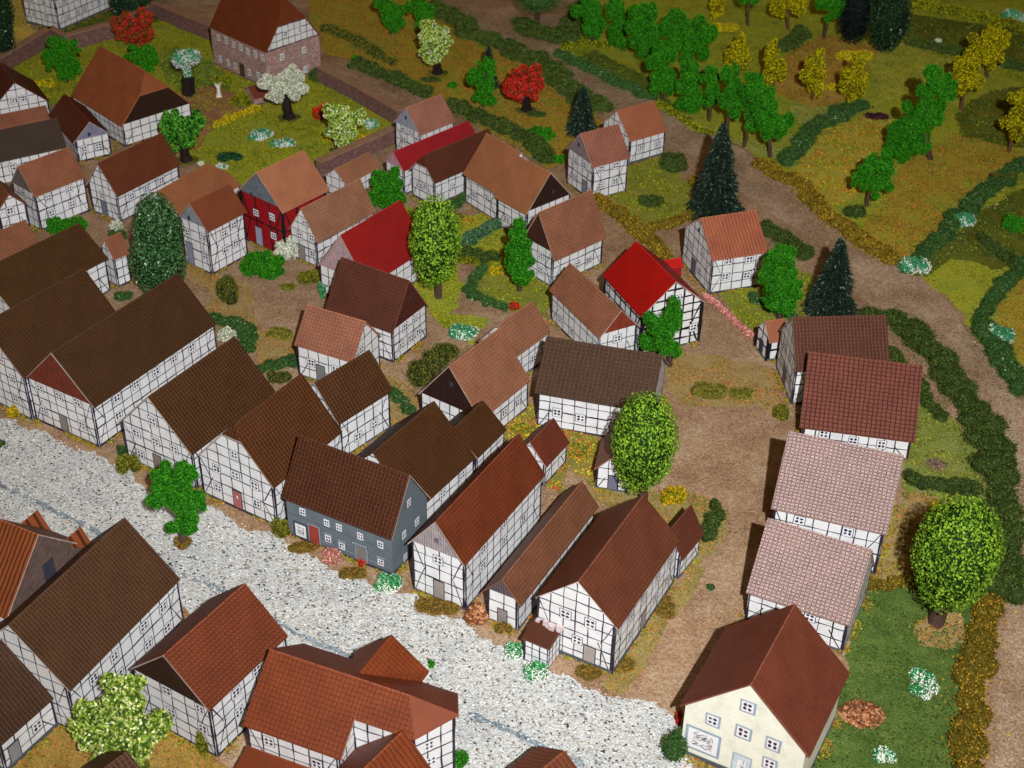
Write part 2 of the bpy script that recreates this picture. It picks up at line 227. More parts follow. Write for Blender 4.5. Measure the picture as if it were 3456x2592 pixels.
TREES=[('tree','bright green leafy round tree with brown trunk in the centre of the village','leaf',[-6.23,102.23],[[-6.45,102.23,5.3,2.11,3.9]],0.32,None,'tree',0.79),
('tree','largest bright green leafy round tree,standing in the yard beside the ribbed dark roof','leaf',[9.15,76.0],[[8.9,76.0,5.1,2.22,3.62]],0.35,None,'tree',0.94),
('tree','bright green leafy round tree with short black trunk on the lawn at the right','leaf',[26.62,64.8],[[26.88,64.8,5.68,2.58,3.69]],0.55,None,'tree',0.95),
('tree','tall dark green leafy tree with white specks between the village houses','leafdark',[-29.52,101.68],[[-28.85,101.68,6.14,1.94,3.17],[-29.18,101.68,3.55,2.2,3.03]],0.3,None,'tree',0.79),
('tree','pale yellow-green flaky tree at the bottom left between the houses','pale',[-20.76,52.09],[[-20.24,52.09,5.99,1.26,1.2],[-21.78,52.09,3.81,1.38,1.45],[-19.67,52.09,3.68,1.39,1.46],[-20.74,52.09,3.66,1.24,1.46],[-20.98,52.09,2.0,1.65,1.18]],0.3,None,'tree',0.95),
('tree','pale yellow-green tree with black trunk on the brown meadow behind the village','pale',[-8.81,149.14],[[-9.74,149.14,4.35,1.51,1.54],[-8.49,149.14,4.01,1.51,1.54],[-9.27,149.14,2.67,1.62,1.19]],0.5,None,'tree',0.55),
('tree','pale yellow-green tree beside the red bush in the walled garden','pale',[-17.31,129.38],[[-17.41,129.38,3.86,1.44,1.27],[-16.08,129.38,3.4,1.36,1.28],[-17.15,129.38,2.15,1.55,1.18]],0.4,None,'tree',0.65),
('tree','mid green tree with black trunk behind the dark reddish roofed house','leafmid',[-32.15,126.76],[[-32.9,126.76,3.9,1.24,1.36],[-31.41,126.76,4.07,1.33,1.25],[-32.3,126.76,2.6,1.61,1.37]],0.5,None,'tree',0.67),
('tree','white blossoming tree with dark trunk in the garden of the stone manor','blossom',[-23.52,136.94],[[-24.61,136.94,3.75,1.41,1.22],[-23.01,136.94,4.28,1.41,1.55],[-22.53,136.94,3.14,1.04,1.0],[-24.56,136.94,2.59,1.14,0.67]],0.55,None,'tree',0.62),
('tree','scarlet flowering tree on the brown meadow','scarlet',[1.01,139.77],[[-0.1,139.77,3.08,1.44,1.36],[1.46,139.77,3.88,1.34,1.69],[0.87,139.77,2.59,1.83,1.47]],0.5,None,'tree',0.6),
('tree','reddish orange flowering tree inside the brick wall at upper left','rust',[-43.2,155.2],[[-44.31,155.2,2.61,1.46,1.47],[-42.18,155.2,2.92,1.46,1.59],[-43.31,155.2,1.54,1.89,1.36]],0.3,None,'tree',0.54),
('tree','bright green foamy tree standing on the white gravel street','foam',[-21.47,70.68],[[-22.04,70.68,5.62,0.94,1.03],[-20.53,70.68,6.03,0.82,0.96],[-21.4,70.68,4.12,1.42,1.32],[-20.37,70.68,3.57,1.01,1.12],[-21.13,70.68,2.19,0.96,0.99]],0.2,None,'tree',0.95),
('tree','bright green foamy tree covering the garden side of the red roofed house in the middle','foam',[-12.06,118.49],[[-12.7,118.49,2.23,1.11,1.3],[-11.54,118.49,2.49,1.19,1.3],[-12.01,118.49,1.15,1.8,1.41]],0.2,None,'tree',0.71),
('tree','slim bright green foamy tree in front of the brick patterned roof house','foam',[0.53,103.56],[[0.32,103.56,5.67,0.84,1.16],[-0.04,103.56,3.93,1.46,1.53],[0.56,103.56,2.39,1.39,1.27]],0.22,None,'tree',0.78),
('tree','bright green foamy tree in front of the bright red roof house','foam',[12.29,92.58],[[12.19,92.58,4.99,0.77,1.24],[11.56,92.58,3.93,1.56,1.5],[11.51,92.58,2.23,1.64,1.09]],0.22,None,'tree',0.84),
('tree','bright green foamy tree near the road house','foam',[21.75,99.38],[[21.33,99.38,5.89,1.18,1.3],[20.78,99.38,4.38,1.26,1.48],[22.15,99.38,3.76,1.27,1.58],[21.78,99.38,2.22,1.58,1.15]],0.22,None,'tree',0.8),
('tree','bright green foamy tree before the brick wall at upper left','foam',[-48.46,145.15],[[-49.12,145.15,3.82,1.18,1.28],[-47.73,145.15,3.84,1.08,1.16],[-49.53,145.15,2.51,1.19,1.17],[-48.24,145.15,2.27,1.49,1.63]],0.2,None,'tree',0.57),
('tree','bright green foamy tree behind the barn roof ridge','foam',[-40.9,148.77],[[-41.65,148.77,1.97,1.21,0.95],[-40.5,148.77,1.83,1.21,1.07],[-40.47,148.77,0.55,0.92,0.72]],0.2,None,'tree',0.56),
('tree','bright green foamy tree left of the scarlet tree','foam',[-3.48,140.52],[[-3.25,140.52,4.49,0.96,1.13],[-3.82,140.52,2.95,1.45,1.36],[-3.24,140.52,1.67,1.45,1.14]],0.2,None,'tree',0.6),
('tree','bright green foamy tree at the top edge left of the sandy road','foam',[-14.97,160.43],[[-15.5,160.43,3.17,1.28,1.76],[-14.35,160.43,2.25,1.29,1.64]],0.2,None,'tree',0.52),
('tree','bright green foamy tree at the top edge touching the pale yellow-green tree','foam',[-11.24,161.33],[[-11.55,161.33,2.8,1.29,1.9],[-10.66,161.33,1.7,1.19,1.78]],0.2,None,'tree',0.52),
('tree','bright green foamy grove tree,furthest left at the top edge','foam',[8.54,158.65],[[7.82,158.65,4.14,1.58,1.74],[9.06,158.65,2.51,1.38,1.75]],0.2,'bright green foamy trees of the grove by the sandy road','tree',0.53),
('tree','bright green foamy grove tree,second from the left at the top edge','foam',[12.02,156.72],[[11.25,156.72,4.38,1.57,2.09],[11.63,156.72,2.21,1.47,1.86]],0.2,'bright green foamy trees of the grove by the sandy road','tree',0.53),
('tree','bright green foamy grove tree,tall one in the middle of the upper row','foam',[14.58,151.45],[[13.95,151.45,5.62,1.82,2.26],[14.36,151.45,3.24,1.94,2.04]],0.2,'bright green foamy trees of the grove by the sandy road','tree',0.55),
('tree','bright green foamy grove tree,large one right of the upper row beside the yellow flowers','foam',[19.77,151.67],[[17.36,151.67,4.27,1.83,2.28],[19.72,151.67,3.51,2.15,2.52]],0.2,'bright green foamy trees of the grove by the sandy road','tree',0.55),
('tree','bright green foamy grove tree,in the middle row,left','foam',[15.52,143.33],[[15.19,143.33,4.43,1.46,1.83],[15.61,143.33,2.11,1.47,1.73]],0.2,'bright green foamy trees of the grove by the sandy road','tree',0.58),
('tree','bright green foamy grove tree,in the lower row,first from the left','foam',[18.18,139.9],[[17.59,139.9,4.12,1.44,1.91],[18.1,139.9,2.08,1.74,1.82]],0.2,'bright green foamy trees of the grove by the sandy road','tree',0.6),
('tree','bright green foamy grove tree,in the lower row with a pale leaning trunk','foam',[19.98,138.02],[[19.71,138.02,4.95,0.94,1.22],[20.11,138.02,3.19,1.05,1.57]],0.2,'bright green foamy trees of the grove by the sandy road','tree',0.61),
('tree','bright green foamy grove tree,in the lower row,third from the left','foam',[21.41,134.52],[[21.3,134.52,6.22,1.01,1.52],[21.62,134.52,4.0,1.39,2.08]],0.2,'bright green foamy trees of the grove by the sandy road','tree',0.63),
('tree','bright green foamy grove tree,in the lower row,fourth,with slanting trunk','foam',[22.9,132.0],[[23.04,132.0,6.36,1.27,1.39],[23.42,132.0,4.17,1.37,1.94]],0.2,'bright green foamy trees of the grove by the sandy road','tree',0.64),
('tree','bright green foamy grove tree,at the right end of the lower row','foam',[25.16,129.78],[[24.18,129.78,5.66,1.08,1.58],[25.17,129.78,3.73,1.54,2.34]],0.2,'bright green foamy trees of the grove by the sandy road','tree',0.65),
('tree','tall cluster tree with many bright green tufts on the right meadow','foam',[41.17,129.89],[[39.8,129.89,8.76,1.15,1.25],[41.17,129.89,7.37,1.25,1.47],[39.7,129.89,6.86,1.34,1.58],[39.15,129.89,4.92,1.53,1.8],[40.5,129.89,4.95,1.26,1.38],[37.95,129.89,2.69,1.36,1.6],[39.63,129.89,2.23,1.37,1.5],[37.84,129.89,0.69,1.19,1.62]],0.3,None,'tree',0.65),
('tree','small bright green foamy tree below the tall cluster tree','foam',[32.89,119.85],[[33.5,119.85,4.31,1.36,1.4],[32.15,119.85,2.87,1.11,1.11],[33.33,119.85,2.18,1.46,1.21]],0.2,None,'tree',0.7),
('tree','mustard yellow foamy tree,leftmost,beside the green grove','yellow',[24.43,150.83],[[24.49,150.83,3.4,0.81,1.2],[24.25,150.83,1.79,1.33,1.57]],0.18,'mustard yellow foamy trees on the far meadow','tree',0.55),
('tree','mustard yellow foamy tree,beside the dark little hedge','yellow',[27.89,146.41],[[27.21,146.41,4.43,0.79,1.51],[27.66,146.41,2.34,1.4,1.76]],0.18,'mustard yellow foamy trees on the far meadow','tree',0.57),
('tree','mustard yellow foamy tree,left of the lower yellow flower patch','yellow',[31.52,143.64],[[31.5,143.64,4.86,0.88,1.03],[31.26,143.64,3.05,1.47,1.5],[31.96,143.64,1.49,0.89,1.16]],0.18,'mustard yellow foamy trees on the far meadow','tree',0.58),
('tree','mustard yellow foamy tree,right of the lower yellow flower patch','yellow',[35.45,142.6],[[35.43,142.6,4.33,0.87,1.37],[35.45,142.6,2.26,1.37,1.96]],0.18,'mustard yellow foamy trees on the far meadow','tree',0.59),
('tree','mustard yellow foamy tree,on the right meadow with the longest bare trunk','yellow',[47.17,141.91],[[46.62,141.91,5.08,1.35,1.25],[46.67,141.91,3.54,1.75,1.37],[47.98,141.91,3.05,0.87,1.03]],0.18,'mustard yellow foamy trees on the far meadow','tree',0.59),
('tree','mustard yellow foamy tree,behind the one with the longest trunk','yellow',[52.28,150.74],[[50.67,150.74,3.37,1.63,1.44],[52.36,150.74,2.6,1.33,1.08]],0.18,'mustard yellow foamy trees on the far meadow','tree',0.55),
('tree','mustard yellow foamy tree,furthest back of the right-hand group','yellow',[54.52,155.87],[[53.63,155.87,3.02,1.15,1.35],[55.0,155.87,2.22,0.73,1.11]],0.18,'mustard yellow foamy trees on the far meadow','tree',0.54),
('tree','mustard yellow foamy tree,cut by the right edge','yellow',[49.56,131.98],[[49.6,131.98,5.15,1.18,1.5],[49.4,131.98,2.92,1.29,1.62]],0.18,'mustard yellow foamy trees on the far meadow','tree',0.64),
('tree','mustard yellow foamy tree,small at the top edge beside the green grove','yellow',[24.02,167.14],[[23.84,167.14,1.84,1.0,1.57]],0.18,'mustard yellow foamy trees on the far meadow','tree',0.51),
('tree','mustard yellow foamy tree,at the top edge with two side tufts','yellow',[32.07,164.21],[[30.78,164.21,2.93,1.2,1.15],[32.66,164.21,3.19,1.42,1.15]],0.18,'mustard yellow foamy trees on the far meadow','tree',0.51),
('tree','green tree with slanting trunk at the top edge left of the dark round shrub','foam',[35.8,161.46],[[36.38,161.46,4.26,1.71,1.76]],0.2,None,'tree',0.52),
('tree','thin trunked green tree at the top edge behind the yellow flowers','foam',[27.42,165.33],[[27.21,165.33,4.53,1.63,1.67]],0.16,None,'tree',0.51),
('tree','dark trunked green tree at the top edge inside the dark hedge corner','hedgegr',[2.24,164.91],[[2.43,164.91,3.4,2.73,1.67]],0.3,None,'tree',0.51),
('fir_tree','big dark fir tree beside the sandy road','conifer',[18.39,117.52],[[9.35,2.56]],0.3,None,'fir tree',0.71),
('fir_tree','second dark fir tree,behind the violet-brown roof','conifer',[26.06,100.44],[[7.38,2.22]],0.3,None,'fir tree',0.8),
('fir_tree','small dark fir tree left of the two storey ribbed roof house','conifer',[6.64,134.59],[[5.13,1.61]],0.3,None,'fir tree',0.63),
('fir_tree','slim dark fir half hidden behind the foamy tree on the meadow','conifer',[-3.11,145.6],[[4.82,1.0]],0.3,None,'fir tree',0.57),
('tree','dark clipped cylinder shaped evergreen at the top right','darkcol',[42.87,157.82],[[41.68,157.82,7.19,2.18,3.67],[42.21,157.82,3.97,2.32,3.71]],0.2,None,'evergreen',0.53),
('tree','blackish round shrub left of the clipped cylinder evergreen','conif2',[39.63,161.06],[[39.14,161.06,3.24,2.04,3.66]],0.2,None,'shrub',0.52),
('tree','dark green column shaped evergreen at the left edge','darkcol',[-57.46,149.61],[[-56.39,149.61,6.36,1.7,3.53],[-56.84,149.61,3.48,1.72,3.69]],0.2,None,'evergreen',0.55),
('tree','dark green evergreen at the top edge behind the brick wall','darkcol',[-46.02,163.4],[[-45.66,163.4,2.54,2.39,2.17]],0.2,None,'evergreen',0.52)]
BUSHES=[('bush','dark bush at the right corner of the stone manor','hedgedk',[-21.88,147.11],1.01,1.31,1.18,None,'bush',0.57),
('bush','bright green leafy bush between the houses at left','foam',[-40.08,112.56],2.27,1.32,1.6,None,'bush',0.74),
('bush','bright green bush below the white dotted flower bush,in front of the red walled house','foam',[-21.35,105.71],1.81,1.81,2.4,None,'bush',0.78),
('bush','bright green low bush above the crimson flowers on the meadow','foam',[2.57,133.1],1.96,1.12,1.2,None,'bush',0.64),
('bush','small green tuft at the left end of the meadow hedge','foam',[-17.89,151.96],0.93,0.62,0.9,None,'bush',0.55),
('bush','tiny bright green tuft on the brown meadow','foam',[-7.01,145.63],0.7,0.5,0.6,None,'bush',0.57),
('bush','bright green tuft beside the hedge end near the two storey house','foam',[4.12,127.94],0.73,0.54,0.8,None,'bush',0.66),
('bush','green bush at the left edge by the street','foam',[-37.81,87.06],0.9,1.31,2.0,None,'bush',0.88),
('flower_clump','yellow flower clump at the left edge by the street','yellowfl',[-36.54,84.75],0.51,0.48,0.7,None,'flowers',0.89),
('bush','small dark green tuft on the left edge of the gravel','hedgedk',[-36.42,80.96],0.33,0.46,0.6,None,'bush',0.92),
('bush','olive bush at the foot of the plain white gable','olive',[-26.72,78.65],1.04,0.78,1.1,None,'bush',0.93),
('bush','small green tuft behind the olive bush on the street','hedgegr',[-27.63,80.31],0.39,0.33,0.8,None,'bush',0.92),
('bush','olive moss clump at the corner of the grey shop house','olive',[-15.13,72.23],0.67,0.74,1.0,None,'bush',0.95),
('bush','tall brown-green bush in the left yard','brownb',[-23.71,101.46],0.92,1.53,2.0,None,'bush',0.8),
('bush','dark olive round bush in front of the dull red roof gable','olive',[-17.32,104.55],1.25,0.71,0.9,None,'bush',0.78),
('bush','small olive clump in the left yard','olive',[-18.97,103.3],0.86,0.39,0.4,None,'bush',0.78),
('bush','teal tuft beside the dark reddish roof','teal',[-15.91,102.32],0.46,0.93,1.3,None,'bush',0.79),
('flower_bush','white dotted flower bush in front of the pale tan tiled house','blossom',[-19.82,108.32],0.96,1.08,1.9,None,'flowers',0.76),
('flower_bush','white flowers on the hedge beside the long dark roof','blossom',[-22.67,95.49],1.03,0.59,1.0,None,'flowers',0.83),
('bush','light green ground clump in the left yard','olive2',[-18.64,96.04],1.26,0.96,0.5,None,'bush',0.83),
('bush','brown-green bush behind the clipped gable house','brownb',[-17.8,89.8],1.06,0.64,0.8,None,'bush',0.86),
('flower_bush','teal and white flowering bush in the middle yard','whitefl',[-4.07,96.52],1.63,0.74,0.9,None,'flowers',0.82),
('flower_clump','yellow flowers beside the slim foamy tree','yellowfl',[-1.47,106.51],0.87,0.56,0.6,None,'flowers',0.77),
('flower_clump','red flowers behind the tan tiled roof','redfl',[0.05,100.71],0.69,0.46,0.6,None,'flowers',0.8),
('flower_patch','mixed red and yellow flower patch behind the rusty red roofs','mixfl',[0.8,84.03],1.15,0.81,0.3,None,'flowers',0.9),
('flower_patch','yellow-green flower strip beside the red roofed annex','mixfl',[4.85,81.54],0.86,1.45,0.3,None,'flowers',0.91),
('flower_bush','large yellow flowering bush by the yard','yellowfl',[11.12,76.27],1.21,0.7,1.0,None,'flowers',0.94),
('bush','round grassy mound in the right yard','olive2',[15.0,89.1],1.61,1.05,0.6,None,'bush',0.87),
('bush','olive bush against the violet-brown roofed house','olive',[20.0,86.28],0.62,1.03,1.0,None,'bush',0.88),
('bush','pale speckled grass tuft right of the grassy mound','olive2',[17.34,88.92],1.19,0.77,0.35,None,'bush',0.87),
('gravel_heap','round bare gravel heap in the right garden','gravelb',[30.42,80.65],0.79,0.79,0.25,None,'gravel',0.92),
('flower_clump','yellow flower clump above the big lawn tree','yellowfl',[29.19,75.59],0.76,0.57,0.8,None,'flowers',0.95),
('flower_bush','tall white and green flower cluster on the lawn','whitefl2',[24.52,59.56],0.87,1.58,0.6,None,'flowers',0.95),
('flower_bush','small white and green flower cluster at the bottom of the lawn','whitefl2',[21.24,53.98],0.72,0.52,0.6,None,'flowers',0.95),
('bush','dark green bush at the corner of the yellow shop house','hedgegr',[9.43,54.05],0.67,0.88,1.6,None,'bush',0.95),
('flower_bush','white and green bush at the corner of the grey shop house','whitefl2',[-7.56,67.01],1.05,0.76,1.0,None,'flowers',0.95),
('flower_bush','pink flower bush in front of the grey shop house','pinkfl',[-11.51,69.74],0.9,0.6,0.9,None,'flowers',0.95),
('flower_clump','red flowers at the grey door of the shop house','redfl',[-9.49,69.24],0.36,0.27,0.4,None,'flowers',0.95),
('flower_bush','white and green bush left of the porch annex','whitefl2',[0.39,61.4],0.56,0.67,0.8,None,'flowers',0.95),
('flower_bush','white and green bush in front of the porch annex','whitefl2',[1.72,59.83],0.82,0.71,0.8,None,'flowers',0.95),
('grass_tuft','brown grass tuft at the door of the very narrow house','gold2',[-0.25,63.49],0.68,0.4,0.5,None,'grass tuft',0.95),
('bush','tiny green tuft alone on the gravel street','foam',[-4.54,60.43],0.17,0.17,0.25,None,'bush',0.95),
('bush','bright green tuft at the bottom corner of the winged farmhouse','foam',[-2.48,53.04],0.46,0.51,1.0,None,'bush',0.95),
('bush','olive mossy bush at the corner of the dotted rust roof house','olive',[-16.72,54.02],0.57,1.03,1.6,None,'bush',0.95),
('flower_clump','red flowers in a row beside the yellow shop house','redfl',[9.88,56.41],0.21,0.58,0.9,None,'flowers',0.95),
('grass_tuft','green clump under the foamy tree on the gravel','gold2',[-21.46,70.83],0.79,0.61,0.5,None,'grass tuft',0.95),
('bush','tan moss patch with dark bush by the violet bush on the meadow','hedgedk',[15.38,127.14],1.89,1.53,1.5,None,'bush',0.67),
('bush','low dark bush on the light green garden lawn','hedgedk',[12.74,119.45],1.47,0.78,0.9,None,'bush',0.7),
('flower_bed','dark teal flower bed in the walled garden','tealdk',[-28.1,127.48],1.63,0.9,0.5,None,'flowers',0.66),
('bush','olive bush under the stone manor windows','olive3',[-31.77,145.63],1.4,0.9,0.9,None,'bush',0.57),
('bush','olive shrub in front of the brick hut','olive3',[-28.88,140.39],1.07,1.36,1.3,None,'bush',0.6),
('flower_bed','left teal and white flower bed in the walled garden','whitefl',[-25.81,132.28],1.3,1.02,0.7,None,'flowers',0.64),
('flower_bed','right teal and white flower bed in the walled garden','whitefl',[-23.28,130.75],1.48,0.83,0.6,None,'flowers',0.65),
('flower_bush','small red flowering shrub in the walled garden','redfl',[-20.32,137.24],0.91,0.72,1.3,None,'flowers',0.62),
('flower_bush','yellow flower bush beside the brick wall','yellowfl',[-15.03,131.39],1.2,0.83,1.0,None,'flowers',0.64),
('flower_clump','yellow flower clump under the garden tree','yellowfl',[-19.0,131.86],0.74,0.42,0.6,None,'flowers',0.64),
('flower_bush','white and teal tuft right of the garden tree','whitefl',[-14.93,135.27],0.85,0.66,0.9,None,'flowers',0.62),
('flower_clump','yellow flower clump in front of the brick wall at upper left','yellowfl',[-50.79,144.29],1.49,0.7,0.5,None,'flowers',0.58),
('flower_bush','white flowers behind the dark reddish roofed house','blossom',[-35.75,113.16],0.58,0.58,0.8,None,'flowers',0.74),
('flower_bush','white tuft beside the villa corner','whitefl',[-52.61,154.58],1.05,0.52,0.6,None,'flowers',0.54),
('flower_clump','tiny white flower tuft at the edge of the walled garden','blossom',[-30.59,126.02],0.27,0.31,0.4,None,'flowers',0.67),
('flower_clump','small teal white tuft next to the garden wall corner','whitefl',[-28.46,125.4],0.72,0.31,0.4,None,'flowers',0.67),
('flower_clump','yellow flower band on the far meadow,upper','yellowfl',[24.47,163.94],2.09,0.66,0.8,None,'flowers',0.52),
('flower_clump','long yellow flower band right of the clipped evergreen','yellowfl',[38.47,155.67],2.74,0.74,0.9,None,'flowers',0.54),
('flower_clump','yellow flowers between two mustard trees','yellowfl',[34.24,146.72],1.11,0.65,0.7,None,'flowers',0.57),
('flower_clump','tiny white flowers on the dark hedge at the top right','blossom',[49.07,160.75],0.65,0.38,0.5,None,'flowers',0.52),
('flower_bush','teal and white bush in the top right corner','whitefl',[59.88,168.52],1.79,1.23,1.4,None,'flowers',0.5),
('flower_bush','white flowering bush at the lower end of the meadow hedge','whitefl',[34.57,108.15],1.52,1.12,1.2,None,'flowers',0.76),
('flower_bush','small white flowers on the middle of the meadow hedge','whitefl',[40.98,116.67],1.53,0.59,1.0,None,'flowers',0.72),
('flower_bush','white flowering hedge end at the right edge','whitefl',[39.34,97.13],1.49,1.04,1.2,None,'flowers',0.82),
('bush','bright green bush at the right edge of the meadow','foam',[45.52,115.95],1.1,1.43,1.4,None,'bush',0.72),
('twig_bed','bare purple twig bed beside the cluster tree','purple',[37.75,139.44],1.65,0.44,0.5,None,'plants',0.6),
('bush','dark round bush near the two yellow trees','hedgedk',[21.07,149.52],1.02,0.82,0.9,None,'bush',0.55),
('bush','dark bush below the long green hedge on the meadow','hedgedk',[31.54,118.08],1.2,0.94,1.0,None,'bush',0.71),
('bush','brown-green bush beside the right meadow corner','brownb',[46.92,125.18],1.61,0.98,1.0,None,'bush',0.68),
('bush','low green scrub at the left yard edge behind the long dark roof','hedgegr',[-32.38,101.25],1.07,0.46,0.6,None,'bush',0.79),
('bush','green and white shrubs behind the brown roofs at left','hedgegr',[-35.1,111.24],1.07,0.57,0.8,None,'bush',0.74),
('grass_tuft','mossy grass bank left of the street in front of the grey shop','gold2',[-13.47,70.68],1.21,0.42,0.3,None,'grass tuft',0.95),
('grass_tuft','mossy grass bank right of the pink flowers','gold2',[-10.05,68.29],1.13,0.47,0.3,None,'grass tuft',0.95),
('grass_tuft','mossy grass bank in front of the rusty red roofed house','gold2',[-4.55,65.39],1.79,0.64,0.3,None,'grass tuft',0.95),
('grass_tuft','mossy grass bank in front of the large corner house','gold2',[4.8,60.02],1.1,0.6,0.3,None,'grass tuft',0.95),
('grass_tuft','mossy grass bank at the right corner of the large corner house','gold2',[7.03,60.68],0.94,0.77,0.3,None,'grass tuft',0.95),
('grass_tuft','mossy grass bank along the long side of the large corner house','gold2',[9.79,65.58],0.81,1.44,0.3,None,'grass tuft',0.95),
('bush','small green plant on the sandy yard','hedgegr',[12.86,67.47],0.35,0.24,0.4,None,'bush',0.95),
('bush','yellow-green mossy mound on the light garden behind the bright roofs','olive3',[23.06,106.67],0.8,0.72,0.6,None,'bush',0.77),
('bush','tiny orange bush beside the big dark fir','gold',[17.08,123.34],0.53,0.71,1.0,None,'bush',0.68),
('bush','small dark shrub under the pale yellow-green meadow tree','hedgedk',[-9.46,147.27],1.31,0.51,0.4,None,'bush',0.56),
('bush','small dark shrub under the scarlet tree','hedgedk',[2.13,138.74],1.25,0.48,0.4,None,'bush',0.61),
('flower_patch','red and yellow speckled patch in the central garden','mixfl',[-4.3,115.61],1.1,0.76,0.25,None,'flowers',0.72),
('bush','green speckled patch between tall round tree and slim foamy tree','olive3',[-4.04,108.17],1.04,0.64,0.4,None,'bush',0.76)]
